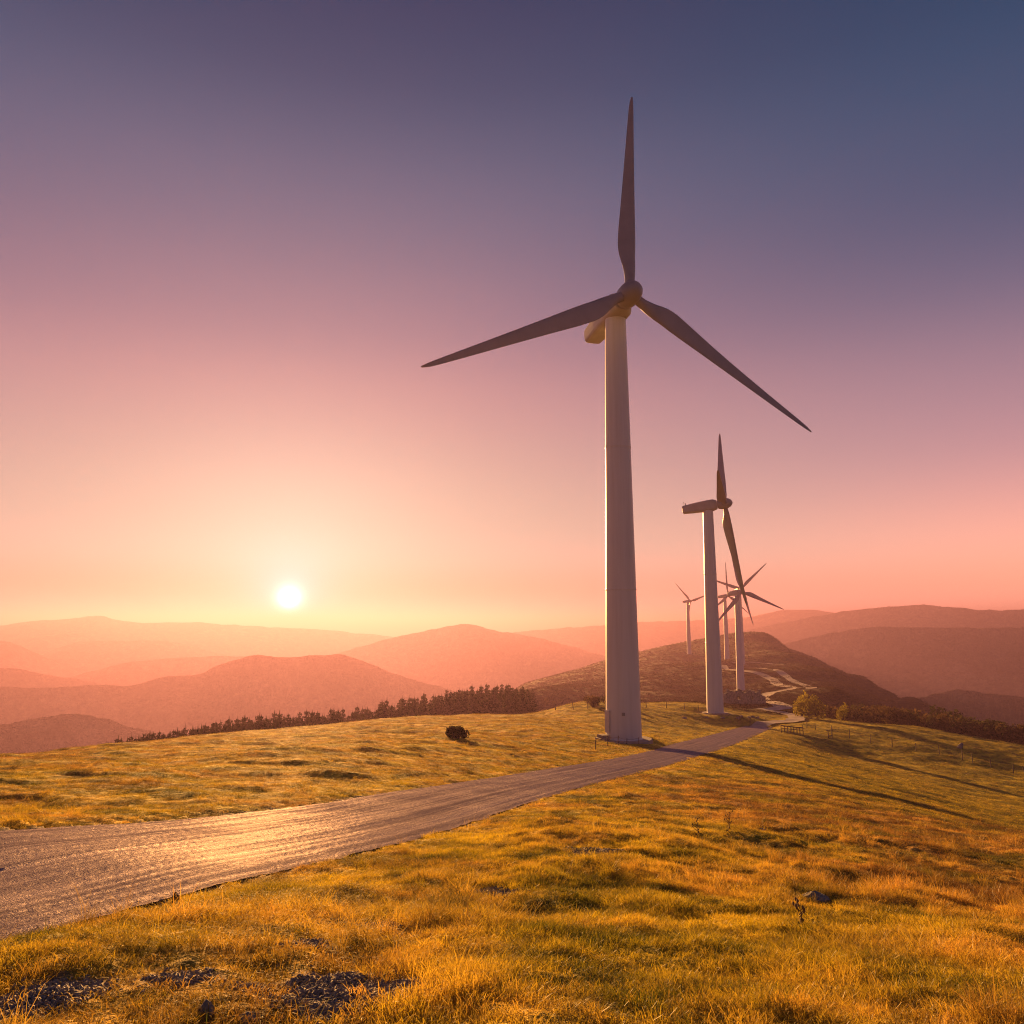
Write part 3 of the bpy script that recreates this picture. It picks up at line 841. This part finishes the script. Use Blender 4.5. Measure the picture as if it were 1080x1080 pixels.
# the lone bush on the left pasture
p = hit(481, 779); d_ = math.hypot(p[0], p[1]); s_ = 25 / FPX * d_ / 2
bush('bush', p, bush_mesh(12, (s_ * 1.15, s_ * 1.05), 850, M_BUSH_G, 9, .26 * s_), stem_mesh(3, s_, s_), 1, 'lone dark round bush on the open left pasture', 'bush')
BM = [bush_mesh(20 + k, (2.6, 4.2), 900, (M_BUSH_B, M_BUSH_G, M_BUSH_B, M_BUSH_G)[k], 9, .42) for k in range(4)]
SM = [stem_mesh(30 + k, 3.2, 2.2) for k in range(4)]
YB = [bush_mesh(40 + k, (2.6, 5.0), 1100, M_BUSH_Y, 9, .40) for k in range(2)]
# the yellow trees at the start of the hedge line (pixel of the foot, height in px)
for k, (px, py, d, hp, lab) in enumerate(((846, 762, 190, 22, 'bright yellow leaved small tree nearest the wooden railing'), (862, 764, 188, 22, 'yellow leaved small tree second from the railing'), (889, 764, 193, 15, 'yellowish bush among the brown ones right of the small trees'))):
    q = at(px, py, d); q[2] = gz(q[0], q[1]); h = hp / FPX * d
    bush('small_tree', q, YB[k % 2], SM[k], h / 5.0, lab, 'tree', 'yellow leaved trees by the railing')
TX = [855, 880, 910, 940, 970, 1000, 1030, 1060, 1090, 1120]; TY = [747, 744, 744, 746, 748, 752, 757, 762, 768, 774]; BY = [766, 766, 766, 767, 769, 773, 779, 783, 788, 793]
n_ = 54
for i in range(n_):
    px = 868 + (1112 - 868) * (i + random.uniform(.1, .9)) / n_; d = np.interp(px, [860, 1000, 1110], [200, 200, 205]) * random.uniform(.98, 1.14)
    ty = np.interp(px, TX, TY) + random.uniform(-1.5, 5); q = at(px, np.interp(px, TX, BY), d)
    q[2] = min(gz(q[0], q[1]), at(px, np.interp(px, TX, BY), d)[2] + .3); top = at(px, ty, d)[2]; h = max(2.2, top - q[2])
    k = random.choice([0, 1, 2, 3]) if px < 960 else random.choice([1, 1, 3, 0])
    bush('bush', q, BM[k], SM[k], h / 4.4 * random.uniform(.85, 1.1), 'bush in the dark hedge line below the right flank of the hill', 'bush', 'bushes of the hedge line on the right', random.uniform(.9, 1.1))
# low scrub at the foot of the ridge
for i in range(16):
    px = 575 + 60 * random.random() + (0 if i < 8 else 40); py = random.uniform(741, 747); q = hit(px, py, 120)
    if math.hypot(q[0], q[1]) > 420: continue
    bush('bush', q, BM[i % 4], SM[i % 4], random.uniform(.18, .45), 'low scrubby bush at the foot of the ridge behind the big tower', 'bush', 'low scrub at the foot of the ridge')

# ------------------------------------------------------------------ fences, railing, ruin, rocks, dry weeds
def post(parent, p, h, lean, seed, wdt=.13):
    r = random.Random(seed); b = MB(); a = r.random() * 6.3
    e = Vector((math.cos(a) * lean, math.sin(a) * lean, h))
    b.tube([(0, 0, -.4), e * .5 + Vector((r.uniform(-.03, .03), 0, 0)), e], [wdt / 2 * 1.1, wdt / 2, wdt / 2 * .8], 7)
    o = b.build('post', M_WOOD, parent); o.location = p; return Vector(p) + e


def fence(label, pts, h, seed, wires=2, wdt=.13, lean=.2):
    P = [hit(*q, dmin=60) for q in pts]; root = empty('wire_fence', tuple(P[0])); tag(root, label, 'fence')
    r = random.Random(seed); tops = []
    for k, q in enumerate(P):
        tops.append((Vector(q - P[0]), post(root, tuple(q - P[0]), h * r.uniform(.8, 1.15), lean * r.uniform(0, 1.3), seed * 50 + k, wdt)))
    for j in range(wires):
        b = MB(); f = (.85, .5, .25)[j]; pp = []
        for a, t in tops:
            v = a.lerp(t, f)
            if pp: pp.append((pp[-1] + v) / 2 - Vector((0, 0, .06)))
            pp.append(v)
        b.tube(pp, .012, 5); b.build('wire', M_WIRE, root)
    return root


fence('wire fence on leaning weathered posts across the right field', [(851, 768), (860, 769.5), (877, 775), (896, 779), (918, 784), (941, 788), (966, 793), (991, 796), (1015, 802), (1026, 805), (1045, 809), (1069, 816), (1081, 818), (1098, 822)], 1.5, 2)
fence('low post fence behind the big tower at the foot of the ridge', [(586, 749), (605, 748.5), (620, 748), (639, 747), (682, 746.5), (703, 747), (722, 748), (737, 750)], 1.3, 5)
fence('short stakes and wire around the front of the concrete pad', [(628, 793), (641, 787), (652, 786), (661, 786.5), (674, 785)], .8, 7, 1, .07, .08)

# wooden railing where the road drops out of sight
pa, pb = at(824, 769, 146), at(847, 770.5, 148); pa[2] = gz(*pa[:2]); pb[2] = gz(*pb[:2])
root = empty('wooden_railing', tuple(pa)); tag(root, 'dark wooden railing at the end of the visible gravel road', 'railing')
dv = Vector(pb - pa); b = MB()
for k in range(8):
    q = dv * (k / 7); post(root, tuple(q), 1.25 if k < 7 else 1.6, .05, 300 + k, .15)
b.tube([Vector((0, 0, 1.2)), dv * .5 + Vector((0, 0, 1.17)), dv + Vector((0, 0, 1.22))], .09, 8); b.build('top_rail', M_WOOD, root)
b = MB(); b.tube([Vector((0, 0, .75)), dv + Vector((0, 0, .78))], .05, 8); b.build('middle_rail', M_WOOD, root)
# signpost-like frame in the field
q = hit(876, 779, 60); root = empty('post_frame', tuple(q)); tag(root, 'two dark posts joined by a crossbar beside the field fence', 'post frame')
post(root, (-.35, 0, 0), 1.5, .05, 401, .16); post(root, (.35, .2, 0), 1.7, .1, 402, .16)
b = MB(); b.tube([(-.7, 0, 1.35), (.7, .2, 1.45)], .07, 7); b.build('crossbar', M_WOOD, root)
b = MB(); b.tube([(-.45, 0, .4), (.45, .2, .5)], .06, 7); b.build('crossbar', M_WOOD, root)

# stone ruin between the second and third tower
q0, q1 = at(764, 743, 215), at(807, 744.5, 222); q0[2] = gz(*q0[:2]); q1[2] = gz(*q1[:2])
root = empty('stone_ruin', tuple(q0)); tag(root, 'low ruined stone wall with small dark openings beside the track', 'stone ruin')
dv = Vector(q1 - q0); LN = math.hypot(dv.x, dv.y); rz = math.atan2(dv.y, dv.x)
w_ = MB(); ncol = 26; rr_ = random.Random(5)
for k in range(ncol):
    t = (k + .5) / ncol; top = 3.5 + .35 * math.sin(k * .9) + rr_.uniform(-.25, .2) - (1.3 if k > 22 else 0) - (.8 if k < 2 else 0)
    c = dv * t
    parts = [(-1.5, 1.3), (2.2, top)] if k in (8, 9, 17) else [(-1.5, top)]
    for z0, z1 in parts:
        w_.box((c.x, c.y, c.z + (z0 + z1) / 2), (LN / ncol * .999, .8 + rr_.uniform(-.06, .06), z1 - z0), rz)
for k in range(9):   # return wall going back
    c = dv + Vector((-dv.y, dv.x, 0)).normalized() * (.45 + k * .5); w_.box((c.x, c.y, c.z + .6), (.6, .498, 3.0 + rr_.uniform(-.3, .3)), rz)
w_.build('wall', M_MASON, root)


def rock_mesh(seed, s):
    import bmesh
    bm = bmesh.new(); bmesh.ops.create_icosphere(bm, subdivisions=3, radius=1)
    r = random.Random(seed); o = (r.random() * 50, r.random() * 50)
    P = np.array([v.co[:] for v in bm.verts]); nn = .28 * fbm(P[:, 0] * 1.3 + o[0] + P[:, 2], P[:, 1] * 1.3 + o[1] + P[:, 2] * .7, seed, 4, .6)
    for v, k in zip(bm.verts, nn): v.co *= 1 + k; v.co = Vector((v.co.x * s[0], v.co.y * s[1], v.co.z * s[2]))
    me = bpy.data.meshes.new('rock'); bm.to_mesh(me); bm.free(); me.materials.append(M_ROCK); return me


def rock(name, px, py, s, label, seed, rot=(0, 0, 0), group=None):
    q = hit(px, py); o = bpy.data.objects.new(name, rock_mesh(seed, s)); COL.objects.link(o); o.location = (q[0], q[1], q[2] + s[2] * .25); o.rotation_euler = rot
    tag(o, label, 'rock', group); return o


rock('rock', 860, 950, (.15, .11, .06), 'pale grey rock in the dry grass of the near slope', 1)
rock('rock', 218, 1073, (.035, .03, .05), 'small upright stone in the grass at the bottom left', 2)
rock('rock', 262, 1077, (.05, .04, .025), 'flat pale stone in the grass beside the small upright stone', 6)
rock('rock', 1012, 789, (1.0, .5, .35), 'tilted dark slab lying in the right field beyond the fence', 3, (0, -.75, .2))
rock('rock', 803, 876, (.10, .07, .04), 'flat stone in bare soil on the near slope', 4)
for k in range(5):
    rock('rock', 777 + k * 6 + random.uniform(-2, 2), 757 + random.uniform(-1, 1.5), (.5, .4, .28), 'pale boulder on the bank beside the second tower', 10 + k, (0, 0, k), 'boulders on the bank by the second tower')
for k, (px, py) in enumerate(((722, 758), (745, 757.5), (762, 758))):
    rock('rock', px, py, (.45, .4, .25), 'low stone at the foot of the second tower', 30 + k, (0, 0, k * 2), 'stones at the foot of the second tower')


def thistle(px, py, h, label, seed):
    q = hit(px, py); r = random.Random(seed); root = empty('dry_thistle', tuple(q)); tag(root, label, 'dry weed')
    s = MB(); e = Vector((r.uniform(-.1, .1) * h, 0, h)); s.tube([(0, 0, -.05), e * .5 + Vector((.02, 0, 0)), e], [.006, .005, .003], 6); tips = [e]
    for k in range(7):
        f = r.uniform(.35, .9); a = r.random() * 6.3; t_ = e * f + Vector((math.cos(a), math.sin(a), .9)) * h * .22; s.tube([e * f, t_], [.005, .003], 5); tips.append(t_)
    s.build('stem', M_THISTLE, root)
    hd = MB()
    for t_ in tips:
        hd.lathe([(.004, -.012), (.011, 0), (.010, .01), (.004, .02)], 7, Matrix.Translation(t_))
    for k in range(5):
        f = r.uniform(.1, .5); a = r.random() * 6.3; c = e * f; o_ = Vector((math.cos(a), math.sin(a), r.uniform(-.5, .3))) * .045
        hd.add([c, c + o_ * .6 + Vector((0, 0, .02)), c + o_, c + o_ * .6 - Vector((0, 0, .02))], [(0, 1, 2, 3)])
    hd.build('seed_head', M_THISTLE, root)


thistle(736, 884, .34, 'dead brown thistle on the near slope, left of a matching pair', 1)
thistle(768, 878, .36, 'dead brown thistle on the near slope, right of a matching pair', 2)
thistle(844, 978, .2, 'tall dead thistle below the pale grey rock', 3)
thistle(185, 954, .10, 'short dead weed on the verge near the road edge', 4)

# ------------------------------------------------------------------ grass
lib = bpy.data.collections.new('grass_tufts')                         # only a source for the copies; not part of the scene


def tuft(seed, nb, hmin, hmax, spread, wid, lean):
    r = random.Random(seed); V = []; F = []
    for k in range(nb):
        a = r.random() * 6.3; ro = spread * math.sqrt(r.random()); b0 = Vector((math.cos(a) * ro, math.sin(a) * ro, -.015))
        h = r.uniform(hmin, hmax); la = r.random() * 6.3; ln = h * r.uniform(.1, lean)
        d1 = Vector((math.cos(la) * ln, math.sin(la) * ln, 0)); w = wid * r.uniform(.6, 1.2); fa = r.random() * 6.3; sd = Vector((math.cos(fa), math.sin(fa), 0)) * w
        b = len(V)
        for t_, wf in ((0, .8), (.45, 1), (.8, .7)):
            c = b0 + d1 * t_ ** 2 + Vector((0, 0, h * (t_ - .18 * lean * t_ * t_))); V += [c - sd * wf * .5, c + sd * wf * .5]
        V.append(b0 + d1 * 1.15 + Vector((0, 0, h * (1 - .25 * lean))))
        F += [(b, b + 1, b + 3, b + 2), (b + 2, b + 3, b + 5, b + 4), (b + 4, b + 5, b + 6)]
    me = mesh_obj('tuft', V, F, M_BLADE, None, False, True)
    o = bpy.data.objects.new('tuft_%d' % seed, me); lib.objects.link(o); return o


for k in range(4): tuft(k, 46, .035, .10, .085, .0034, .95)            # 0-3 pasture
for k in range(4, 7): tuft(k, 40, .08, .22, .07, .0026, 1.2)          # 4-6 long dry straw
tuft(7, 7, .20, .40, .05, .0028, .7)                                   # thin tall bents


def scatter(name, label, dens_near, dens_k, dmin, dmax, azr, pick, hfun, keep, seed, wide=None):
    r = np.random.default_rng(seed)
    dx = math.sqrt(dens_k / dens_near)
    dx = min(max(dx, dmin), dmax)
    n1 = int(dens_near * azr * (dx ** 2 - dmin ** 2)); n2 = int(dens_k * 2 * azr * math.log(dmax / dx))
    d = np.r_[np.sqrt(r.uniform(dmin ** 2, dx ** 2, n1)), dx * np.exp(r.uniform(0, math.log(dmax / dx), n2))] if dx < dmax else np.sqrt(r.uniform(dmin ** 2, dx ** 2, n1))
    a = r.uniform(-azr, azr, len(d)); X = d * np.sin(a); Y = d * np.cos(a)
    Z, dry, bare_, heath, rd = ground_z(X, Y, True)
    k = keep(X, Y, d, dry, bare_, heath, rd, r)
    for (tx, ty, tz) in TB: k &= np.hypot(X - tx, Y - ty) > 3.3
    X, Y, Z, d, dry = X[k], Y[k], Z[k], d[k], dry[k]; m = len(X)
    hs = hfun(X, Y, d, dry) * r.uniform(.55, 1.35, m); ws = np.maximum(1, d / 13) ** .85 if wide is None else np.full(m, wide)
    me = bpy.data.meshes.new(name); me.vertices.add(m); me.vertices.foreach_set('co', np.c_[X, Y, Z - .01].astype(np.float32).ravel())
    o = bpy.data.objects.new(name, me); COL.objects.link(o)
    attr(o, 'dry', np.clip(dry + r.normal(0, .16, m), 0, 1)); attr(o, 'rnd', r.random(m)); attr(o, 'tone', tone_of(X, Y)); attr(o, 'rot', r.uniform(0, 2 * PI, m))
    attr(o, 'tlx', r.normal(0, .12, m)); attr(o, 'sw', ws * r.uniform(.8, 1.2, m)); attr(o, 'sh', hs)
    ia = me.attributes.new('pick', 'INT', 'POINT'); ia.data.foreach_set('value', pick(r, m).astype(np.int32))
    g = bpy.data.node_groups.new(name, 'GeometryNodeTree')
    g.interface.new_socket('Geometry', in_out='INPUT', socket_type='NodeSocketGeometry'); g.interface.new_socket('Geometry', in_out='OUTPUT', socket_type='NodeSocketGeometry')
    gi = g.nodes.new('NodeGroupInput'); go = g.nodes.new('NodeGroupOutput')
    ci = g.nodes.new('GeometryNodeCollectionInfo'); ci.inputs['Collection'].default_value = lib; ci.inputs['Separate Children'].default_value = True; ci.inputs['Reset Children'].default_value = True
    ip = g.nodes.new('GeometryNodeInstanceOnPoints'); ip.inputs['Pick Instance'].default_value = True

    def na(nm, ty='FLOAT'):
        q = g.nodes.new('GeometryNodeInputNamedAttribute'); q.data_type = ty; q.inputs['Name'].default_value = nm
        return q.outputs['Attribute']
    cr = g.nodes.new('ShaderNodeCombineXYZ'); g.links.new(na('tlx'), cr.inputs[0]); g.links.new(na('rot'), cr.inputs[2])
    cs = g.nodes.new('ShaderNodeCombineXYZ'); sw = na('sw'); g.links.new(sw, cs.inputs[0]); g.links.new(sw, cs.inputs[1]); g.links.new(na('sh'), cs.inputs[2])
    e2r = g.nodes.new('FunctionNodeEulerToRotation'); g.links.new(cr.outputs[0], e2r.inputs[0])
    g.links.new(gi.outputs[0], ip.inputs['Points']); g.links.new(ci.outputs[0], ip.inputs['Instance']); g.links.new(na('pick', 'INT'), ip.inputs['Instance Index'])
    g.links.new(e2r.outputs[0], ip.inputs['Rotation']); g.links.new(cs.outputs[0], ip.inputs['Scale']); g.links.new(ip.outputs[0], go.inputs[0])
    md = o.modifiers.new('scatter', 'NODES'); md.node_group = g
    tag(o, label, 'grass', kind='stuff'); print(name, m)
    return o


def keep_g(X, Y, d, dry, bare_, heath, rd, r):
    return (r.random(len(X)) > bare_ * .93) & (rd > r.uniform(-.2, .08, len(X))) & (heath < .5)


def keep_d(X, Y, d, dry, bare_, heath, rd, r):
    cl = sstep(-.05, .35, fbm(X / 1.5, Y / 1.2, 131, 3) + .5 * (dry - .45))
    return (r.random(len(X)) < cl) & (bare_ < .4) & (rd > .35)


scatter('grass', 'short golden green grass covering the pasture and the near slope', 330, 36000, 2.0, 210, R(48), lambda r, m: r.integers(0, 4, m),
        lambda X, Y, d, dry: (.65 + .75 * np.clip(fbm(X / .8, Y / .8, 141, 3) + .25, 0, 1)) * np.where(X < -1.0, .8, 1) * (1 + np.clip((d - 25) / 90, 0, .5)) * np.where((d > 14), .72, 1), keep_g, 21)
scatter('dry_grass', 'longer straw coloured grass in clumps on the near slope', 110, 5500, 2.1, 70, R(48), lambda r, m: np.where(r.random(m) < .10, 7, r.integers(4, 7, m)),
        lambda X, Y, d, dry: .55 + .75 * dry + .3 * np.clip(fbm(X / .7, Y / .7, 151, 2), 0, 1), keep_d, 22)

lib2 = bpy.data.collections.new('heather_clumps')


def clump(seed):
    r = random.Random(seed); V = []; F = []
    for k in range(70):
        v = Vector((r.gauss(0, .42), r.gauss(0, .42), abs(r.gauss(0, .28)) + .02)); a = Vector((r.gauss(0, 1), r.gauss(0, 1), r.gauss(0, .8))).normalized(); b_ = a.cross(Vector((r.gauss(0, 1), r.gauss(0, 1), 1))).normalized(); s = r.uniform(.07, .17); b = len(V)
        V += [v - a * s, v + b_ * s * .6, v + a * s, v - b_ * s * .6]; F.append((b, b + 1, b + 2, b + 3))
    o = bpy.data.objects.new('clump_%d' % seed, mesh_obj('clump', V, F, M_HEATHER, None, False, True)); lib2.objects.link(o)


M_HEATHER = leaf_mat('heather', (.022, .020, .008), (.105, .074, .026), .2)
for k in range(3): clump(k)
r_ = np.random.default_rng(77)
lib_keep, lib = lib, lib2
trk_pts = [hit(*p, dmin=180)[:2] for p in ((806, 749.5), (822, 748), (814, 741), (808, 734), (816, 731), (827, 729), (821, 723), (812, 716), (801, 711), (788, 708.5), (762, 702), (856, 727), (846, 722), (835, 717.5), (825, 710.5))]


def keep_h(X, Y, d, dry, bare_, heath, rd, r):
    k = (heath > .35) & (base_z(X, Y) > -75) & (r.random(len(X)) < .7 + .5 * fbm(X / 22, Y / 22, 301, 3))
    for a_ in trk_pts: k &= np.hypot(X - a_[0], Y - a_[1]) > 4.5
    return k


scatter('heather', 'dark brown heather covering the ridge', 1, 70000, 185, 790, R(36), lambda r, m: r.integers(0, 3, m), lambda X, Y, d, dry: .35 + d / 1500, keep_h, 23, 1.15)
lib = lib_keep

# gravel and bark chips on the bare patches
r = random.Random(9); r = random.Random(9); V = []; F = []
for bx, by, br in BARE:
    n_ = int(2600 * br * br * 4) if br < .4 else 900
    for k in range(n_):
        a = r.random() * 6.3; ro = br * (.95 * math.sqrt(r.random()) if r.random() < .8 else abs(r.gauss(.9, .35))); x, y = bx + math.cos(a) * ro, by + math.sin(a) * ro
        s = r.uniform(.006, .02); V.append((x, y, s))
PC = np.array(V); pz = ground_z(PC[:, 0], PC[:, 1]); V = []; F = []
for (x, y, s), z in zip(PC, pz):
    a = r.random() * 6.3; u = Vector((math.cos(a), math.sin(a), r.uniform(-.4, .4))) * s * r.uniform(.8, 1.8); v = Vector((-math.sin(a), math.cos(a), r.uniform(-.4, .4))) * s * .6
    c = Vector((x, y, z + s * .12)); b = len(V); h = Vector((0, 0, s * r.uniform(.3, .7)))
    V += [c - u, c - v, c + u, c + v, c + h + u * .2, c - h]; F += [(b, b + 1, b + 4), (b + 1, b + 2, b + 4), (b + 2, b + 3, b + 4), (b + 3, b, b + 4), (b + 1, b, b + 5), (b + 2, b + 1, b + 5), (b + 3, b + 2, b + 5), (b, b + 3, b + 5)]
o = mesh_obj('gravel', V, F, simple_mat('dark_gravel', (.21, .175, .15), .55, 60, .8)); tag(o, 'dark stone chips lying on the bare patches of the near slope', 'gravel', kind='stuff')

# ------------------------------------------------------------------ air
b = MB(); b.box((0, 0, 0), (1, 1, 1)); hz = b.build('haze', None)
hz.scale = (60000, 60000, 1000); hz.location = (0, 0, -1000 / 2 + 84)
HAZE_D = 4.4e-4
m, nt, out = newmat('haze')
pv = N(nt, 'ShaderNodeVolumePrincipled', inp={'Density': HAZE_D, 'Anisotropy': .56, 'Color': (.31, .185, .33, 1)})
nt.links.new(pv.outputs[0], out.inputs['Volume']); hz.data.materials.append(m)
tag(hz, 'warm evening haze filling the valleys', 'haze', kind='stuff')

# ------------------------------------------------------------------ sky and sun
EXPO = 2.05
SKYK = 1.0
sd = ray(305, 632); sdir = Vector(sd).normalized()
world = bpy.data.worlds.new('World'); scene.world = world; world.use_nodes = True
nt = world.node_tree; nt.nodes.clear(); out = nt.nodes.new('ShaderNodeOutputWorld')


def lin(c): return tuple((v / 255 / 12.92) if v / 255 <= .04045 else ((v / 255 + .055) / 1.055) ** 2.4 for v in c)


vec = N(nt, 'ShaderNodeTexCoord').outputs['Generated']
sx = N(nt, 'ShaderNodeSeparateXYZ'); nt.links.new(vec, sx.inputs[0])
zf = math_(nt, 'MAXIMUM', sx.outputs[2], 0.0)
far_ = ramp(nt, zf, [(0, (0.6514, 0.2203, 0.1535)), (0.02, (0.5690, 0.2020, 0.1371)), (0.045, (0.3181, 0.1416, 0.0902)), (0.08, (0.3312, 0.1427, 0.1013)), (0.12, (0.2568, 0.1143, 0.0943)), (0.16, (0.1815, 0.0868, 0.0859)), (0.2, (0.1323, 0.0689, 0.0783)), (0.25, (0.0985, 0.0564, 0.0708)), (0.3, (0.0694, 0.0452, 0.0628)), (0.35, (0.0386, 0.0328, 0.0536)), (0.4, (0.0206, 0.0244, 0.0457)), (0.45, (0.0113, 0.0195, 0.0404)), (0.5, (0.0079, 0.0181, 0.0385)), (0.55, (0.0049, 0.0159, 0.0354)), (0.6, (0.0020, 0.0126, 0.0304)), (0.68, (0.0004, 0.0086, 0.0241)), (0.8, (0.0000, 0.0043, 0.0168)), (1, (0.0000, 0.0000, 0.0092))], 'B_SPLINE')
near_ = ramp(nt, zf, [(0, (0.0155, 0.0010, 0.0772)), (0.02, (0.0000, 0.0000, 0.0615)), (0.045, (0.0000, 0.0111, 0.0261)), (0.08, (0.0000, 0.0776, 0.0761)), (0.12, (0.0323, 0.0773, 0.0694)), (0.16, (0.0677, 0.0764, 0.0678)), (0.2, (0.0806, 0.0696, 0.0651)), (0.25, (0.0879, 0.0588, 0.0616)), (0.3, (0.0855, 0.0495, 0.0583)), (0.35, (0.0577, 0.0380, 0.0540)), (0.4, (0.0468, 0.0349, 0.0531)), (0.45, (0.0310, 0.0303, 0.0509)), (0.5, (0.0213, 0.0271, 0.0487)), (0.55, (0.0108, 0.0209, 0.0420)), (0.6, (0.0023, 0.0134, 0.0327)), (0.68, (0.0000, 0.0072, 0.0237)), (0.8, (0.0000, 0.0031, 0.0157)), (1, (0.0000, 0.0000, 0.0079))], 'B_SPLINE')
# azimuth distance to the sun
nrm = N(nt, 'ShaderNodeCombineXYZ'); nt.links.new(sx.outputs[0], nrm.inputs[0]); nt.links.new(sx.outputs[1], nrm.inputs[1])
nv = N(nt, 'ShaderNodeVectorMath', operation='NORMALIZE'); nt.links.new(nrm.outputs[0], nv.inputs[0])
dp = N(nt, 'ShaderNodeVectorMath', operation='DOT_PRODUCT'); nt.links.new(nv.outputs[0], dp.inputs[0]); dp.inputs[1].default_value = (math.sin(SUN_AZ), math.cos(SUN_AZ), 0)
ang = math_(nt, 'ARCCOSINE', dp.outputs['Value'])
mr = N(nt, 'ShaderNodeMapRange', interpolation_type='SMOOTHSTEP', inp={'From Min': .05, 'From Max': 1.05, 'To Min': 1, 'To Max': 0}); nt.links.new(ang, mr.inputs['Value'])
grad = mixc(nt, mr.outputs[0], far_, near_)
# aureole and disc
nv3 = N(nt, 'ShaderNodeVectorMath', operation='NORMALIZE'); nt.links.new(vec, nv3.inputs[0])
dp3 = N(nt, 'ShaderNodeVectorMath', operation='DOT_PRODUCT'); nt.links.new(nv3.outputs[0], dp3.inputs[0]); dp3.inputs[1].default_value = sdir
a3 = math_(nt, 'ARCCOSINE', math_(nt, 'MINIMUM', dp3.outputs['Value'], .9999999))


def glow(width, col, amp):
    e = math_(nt, 'POWER', math.e, math_(nt, 'MULTIPLY', math_(nt, 'DIVIDE', a3, width), -1.0))
    c_ = N(nt, 'ShaderNodeVectorMath', operation='SCALE'); c_.inputs[0].default_value = tuple(v * amp for v in col); nt.links.new(e, c_.inputs['Scale']); return c_.outputs[0]


def addv(a, b_):
    q = N(nt, 'ShaderNodeVectorMath', operation='ADD'); nt.links.new(a, q.inputs[0]); nt.links.new(b_, q.inputs[1]); return q.outputs[0]


g1 = glow(.10, (0.0000, 0.0755, 0.0763), 1.0); g2 = glow(.025, (0.0000, 0.0732, 0.1971), 1.0)
dsc = glow(.0048, (1, .86, .62), 6.0)
bk = N(nt, 'ShaderNodeMapRange', interpolation_type='SMOOTHSTEP', inp={'From Min': 1.0, 'From Max': 2.2, 'To Min': 0, 'To Max': 1}); nt.links.new(ang, bk.inputs['Value'])
back = ramp(nt, zf, [(0, (.050, .044, .066)), (.12, (.060, .048, .066)), (.3, (.032, .033, .055)), (.6, (.010, .015, .033)), (1, (.003, .007, .018))])
dim = N(nt, 'ShaderNodeVectorMath', operation='SCALE'); nt.links.new(mixc(nt, bk.outputs[0], grad, back), dim.inputs[0]); dim.inputs['Scale'].default_value = 1.0
tot = addv(addv(dim.outputs[0], g1), addv(g2, dsc))
bg = N(nt, 'ShaderNodeBackground'); nt.links.new(tot, bg.inputs[0]); bg.inputs[1].default_value = SKYK
sky = N(nt, 'ShaderNodeTexSky', sky_type='NISHITA'); sky.sun_disc = False; sky.sun_elevation = R(7.5); sky.sun_rotation = SUN_AZ; sky.altitude = 900; sky.dust_density = 2
bg2 = N(nt, 'ShaderNodeBackground'); nt.links.new(sky.outputs[0], bg2.inputs[0]); bg2.inputs[1].default_value = .0015
ad = N(nt, 'ShaderNodeAddShader'); nt.links.new(bg.outputs[0], ad.inputs[0]); nt.links.new(bg2.outputs[0], ad.inputs[1])
nt.links.new(ad.outputs[0], out.inputs[0])

sl = bpy.data.lights.new('sun', 'SUN'); so = bpy.data.objects.new('sun', sl); COL.objects.link(so)
sl.energy = 5.0; sl.angle = R(.6); sl.color = (1, .475, .13)
ELEV = R(7.5)
sv = Vector((math.sin(SUN_AZ) * math.cos(ELEV), math.cos(SUN_AZ) * math.cos(ELEV), math.sin(ELEV)))
so.rotation_euler = sv.to_track_quat('Z', 'Y').to_euler(); so.location = sv * 100

# ------------------------------------------------------------------ render settings
scene.view_settings.view_transform = 'Standard'; scene.view_settings.look = 'None'; scene.view_settings.exposure = EXPO; scene.view_settings.gamma = 1
scene.render.engine = 'CYCLES'
cy = scene.cycles
cy.use_denoising = True; cy.denoiser = 'OPENIMAGEDENOISE'; cy.denoising_input_passes = 'RGB_ALBEDO_NORMAL'; cy.denoising_prefilter = 'NONE'; cy.max_bounces = 6; cy.diffuse_bounces = 2; cy.glossy_bounces = 2; cy.transmission_bounces = 3; cy.transparent_max_bounces = 4; cy.volume_bounces = 0
cy.use_adaptive_sampling = False
scene.cycles.filter_width = 1.1
scene.render.dither_intensity = 1.0
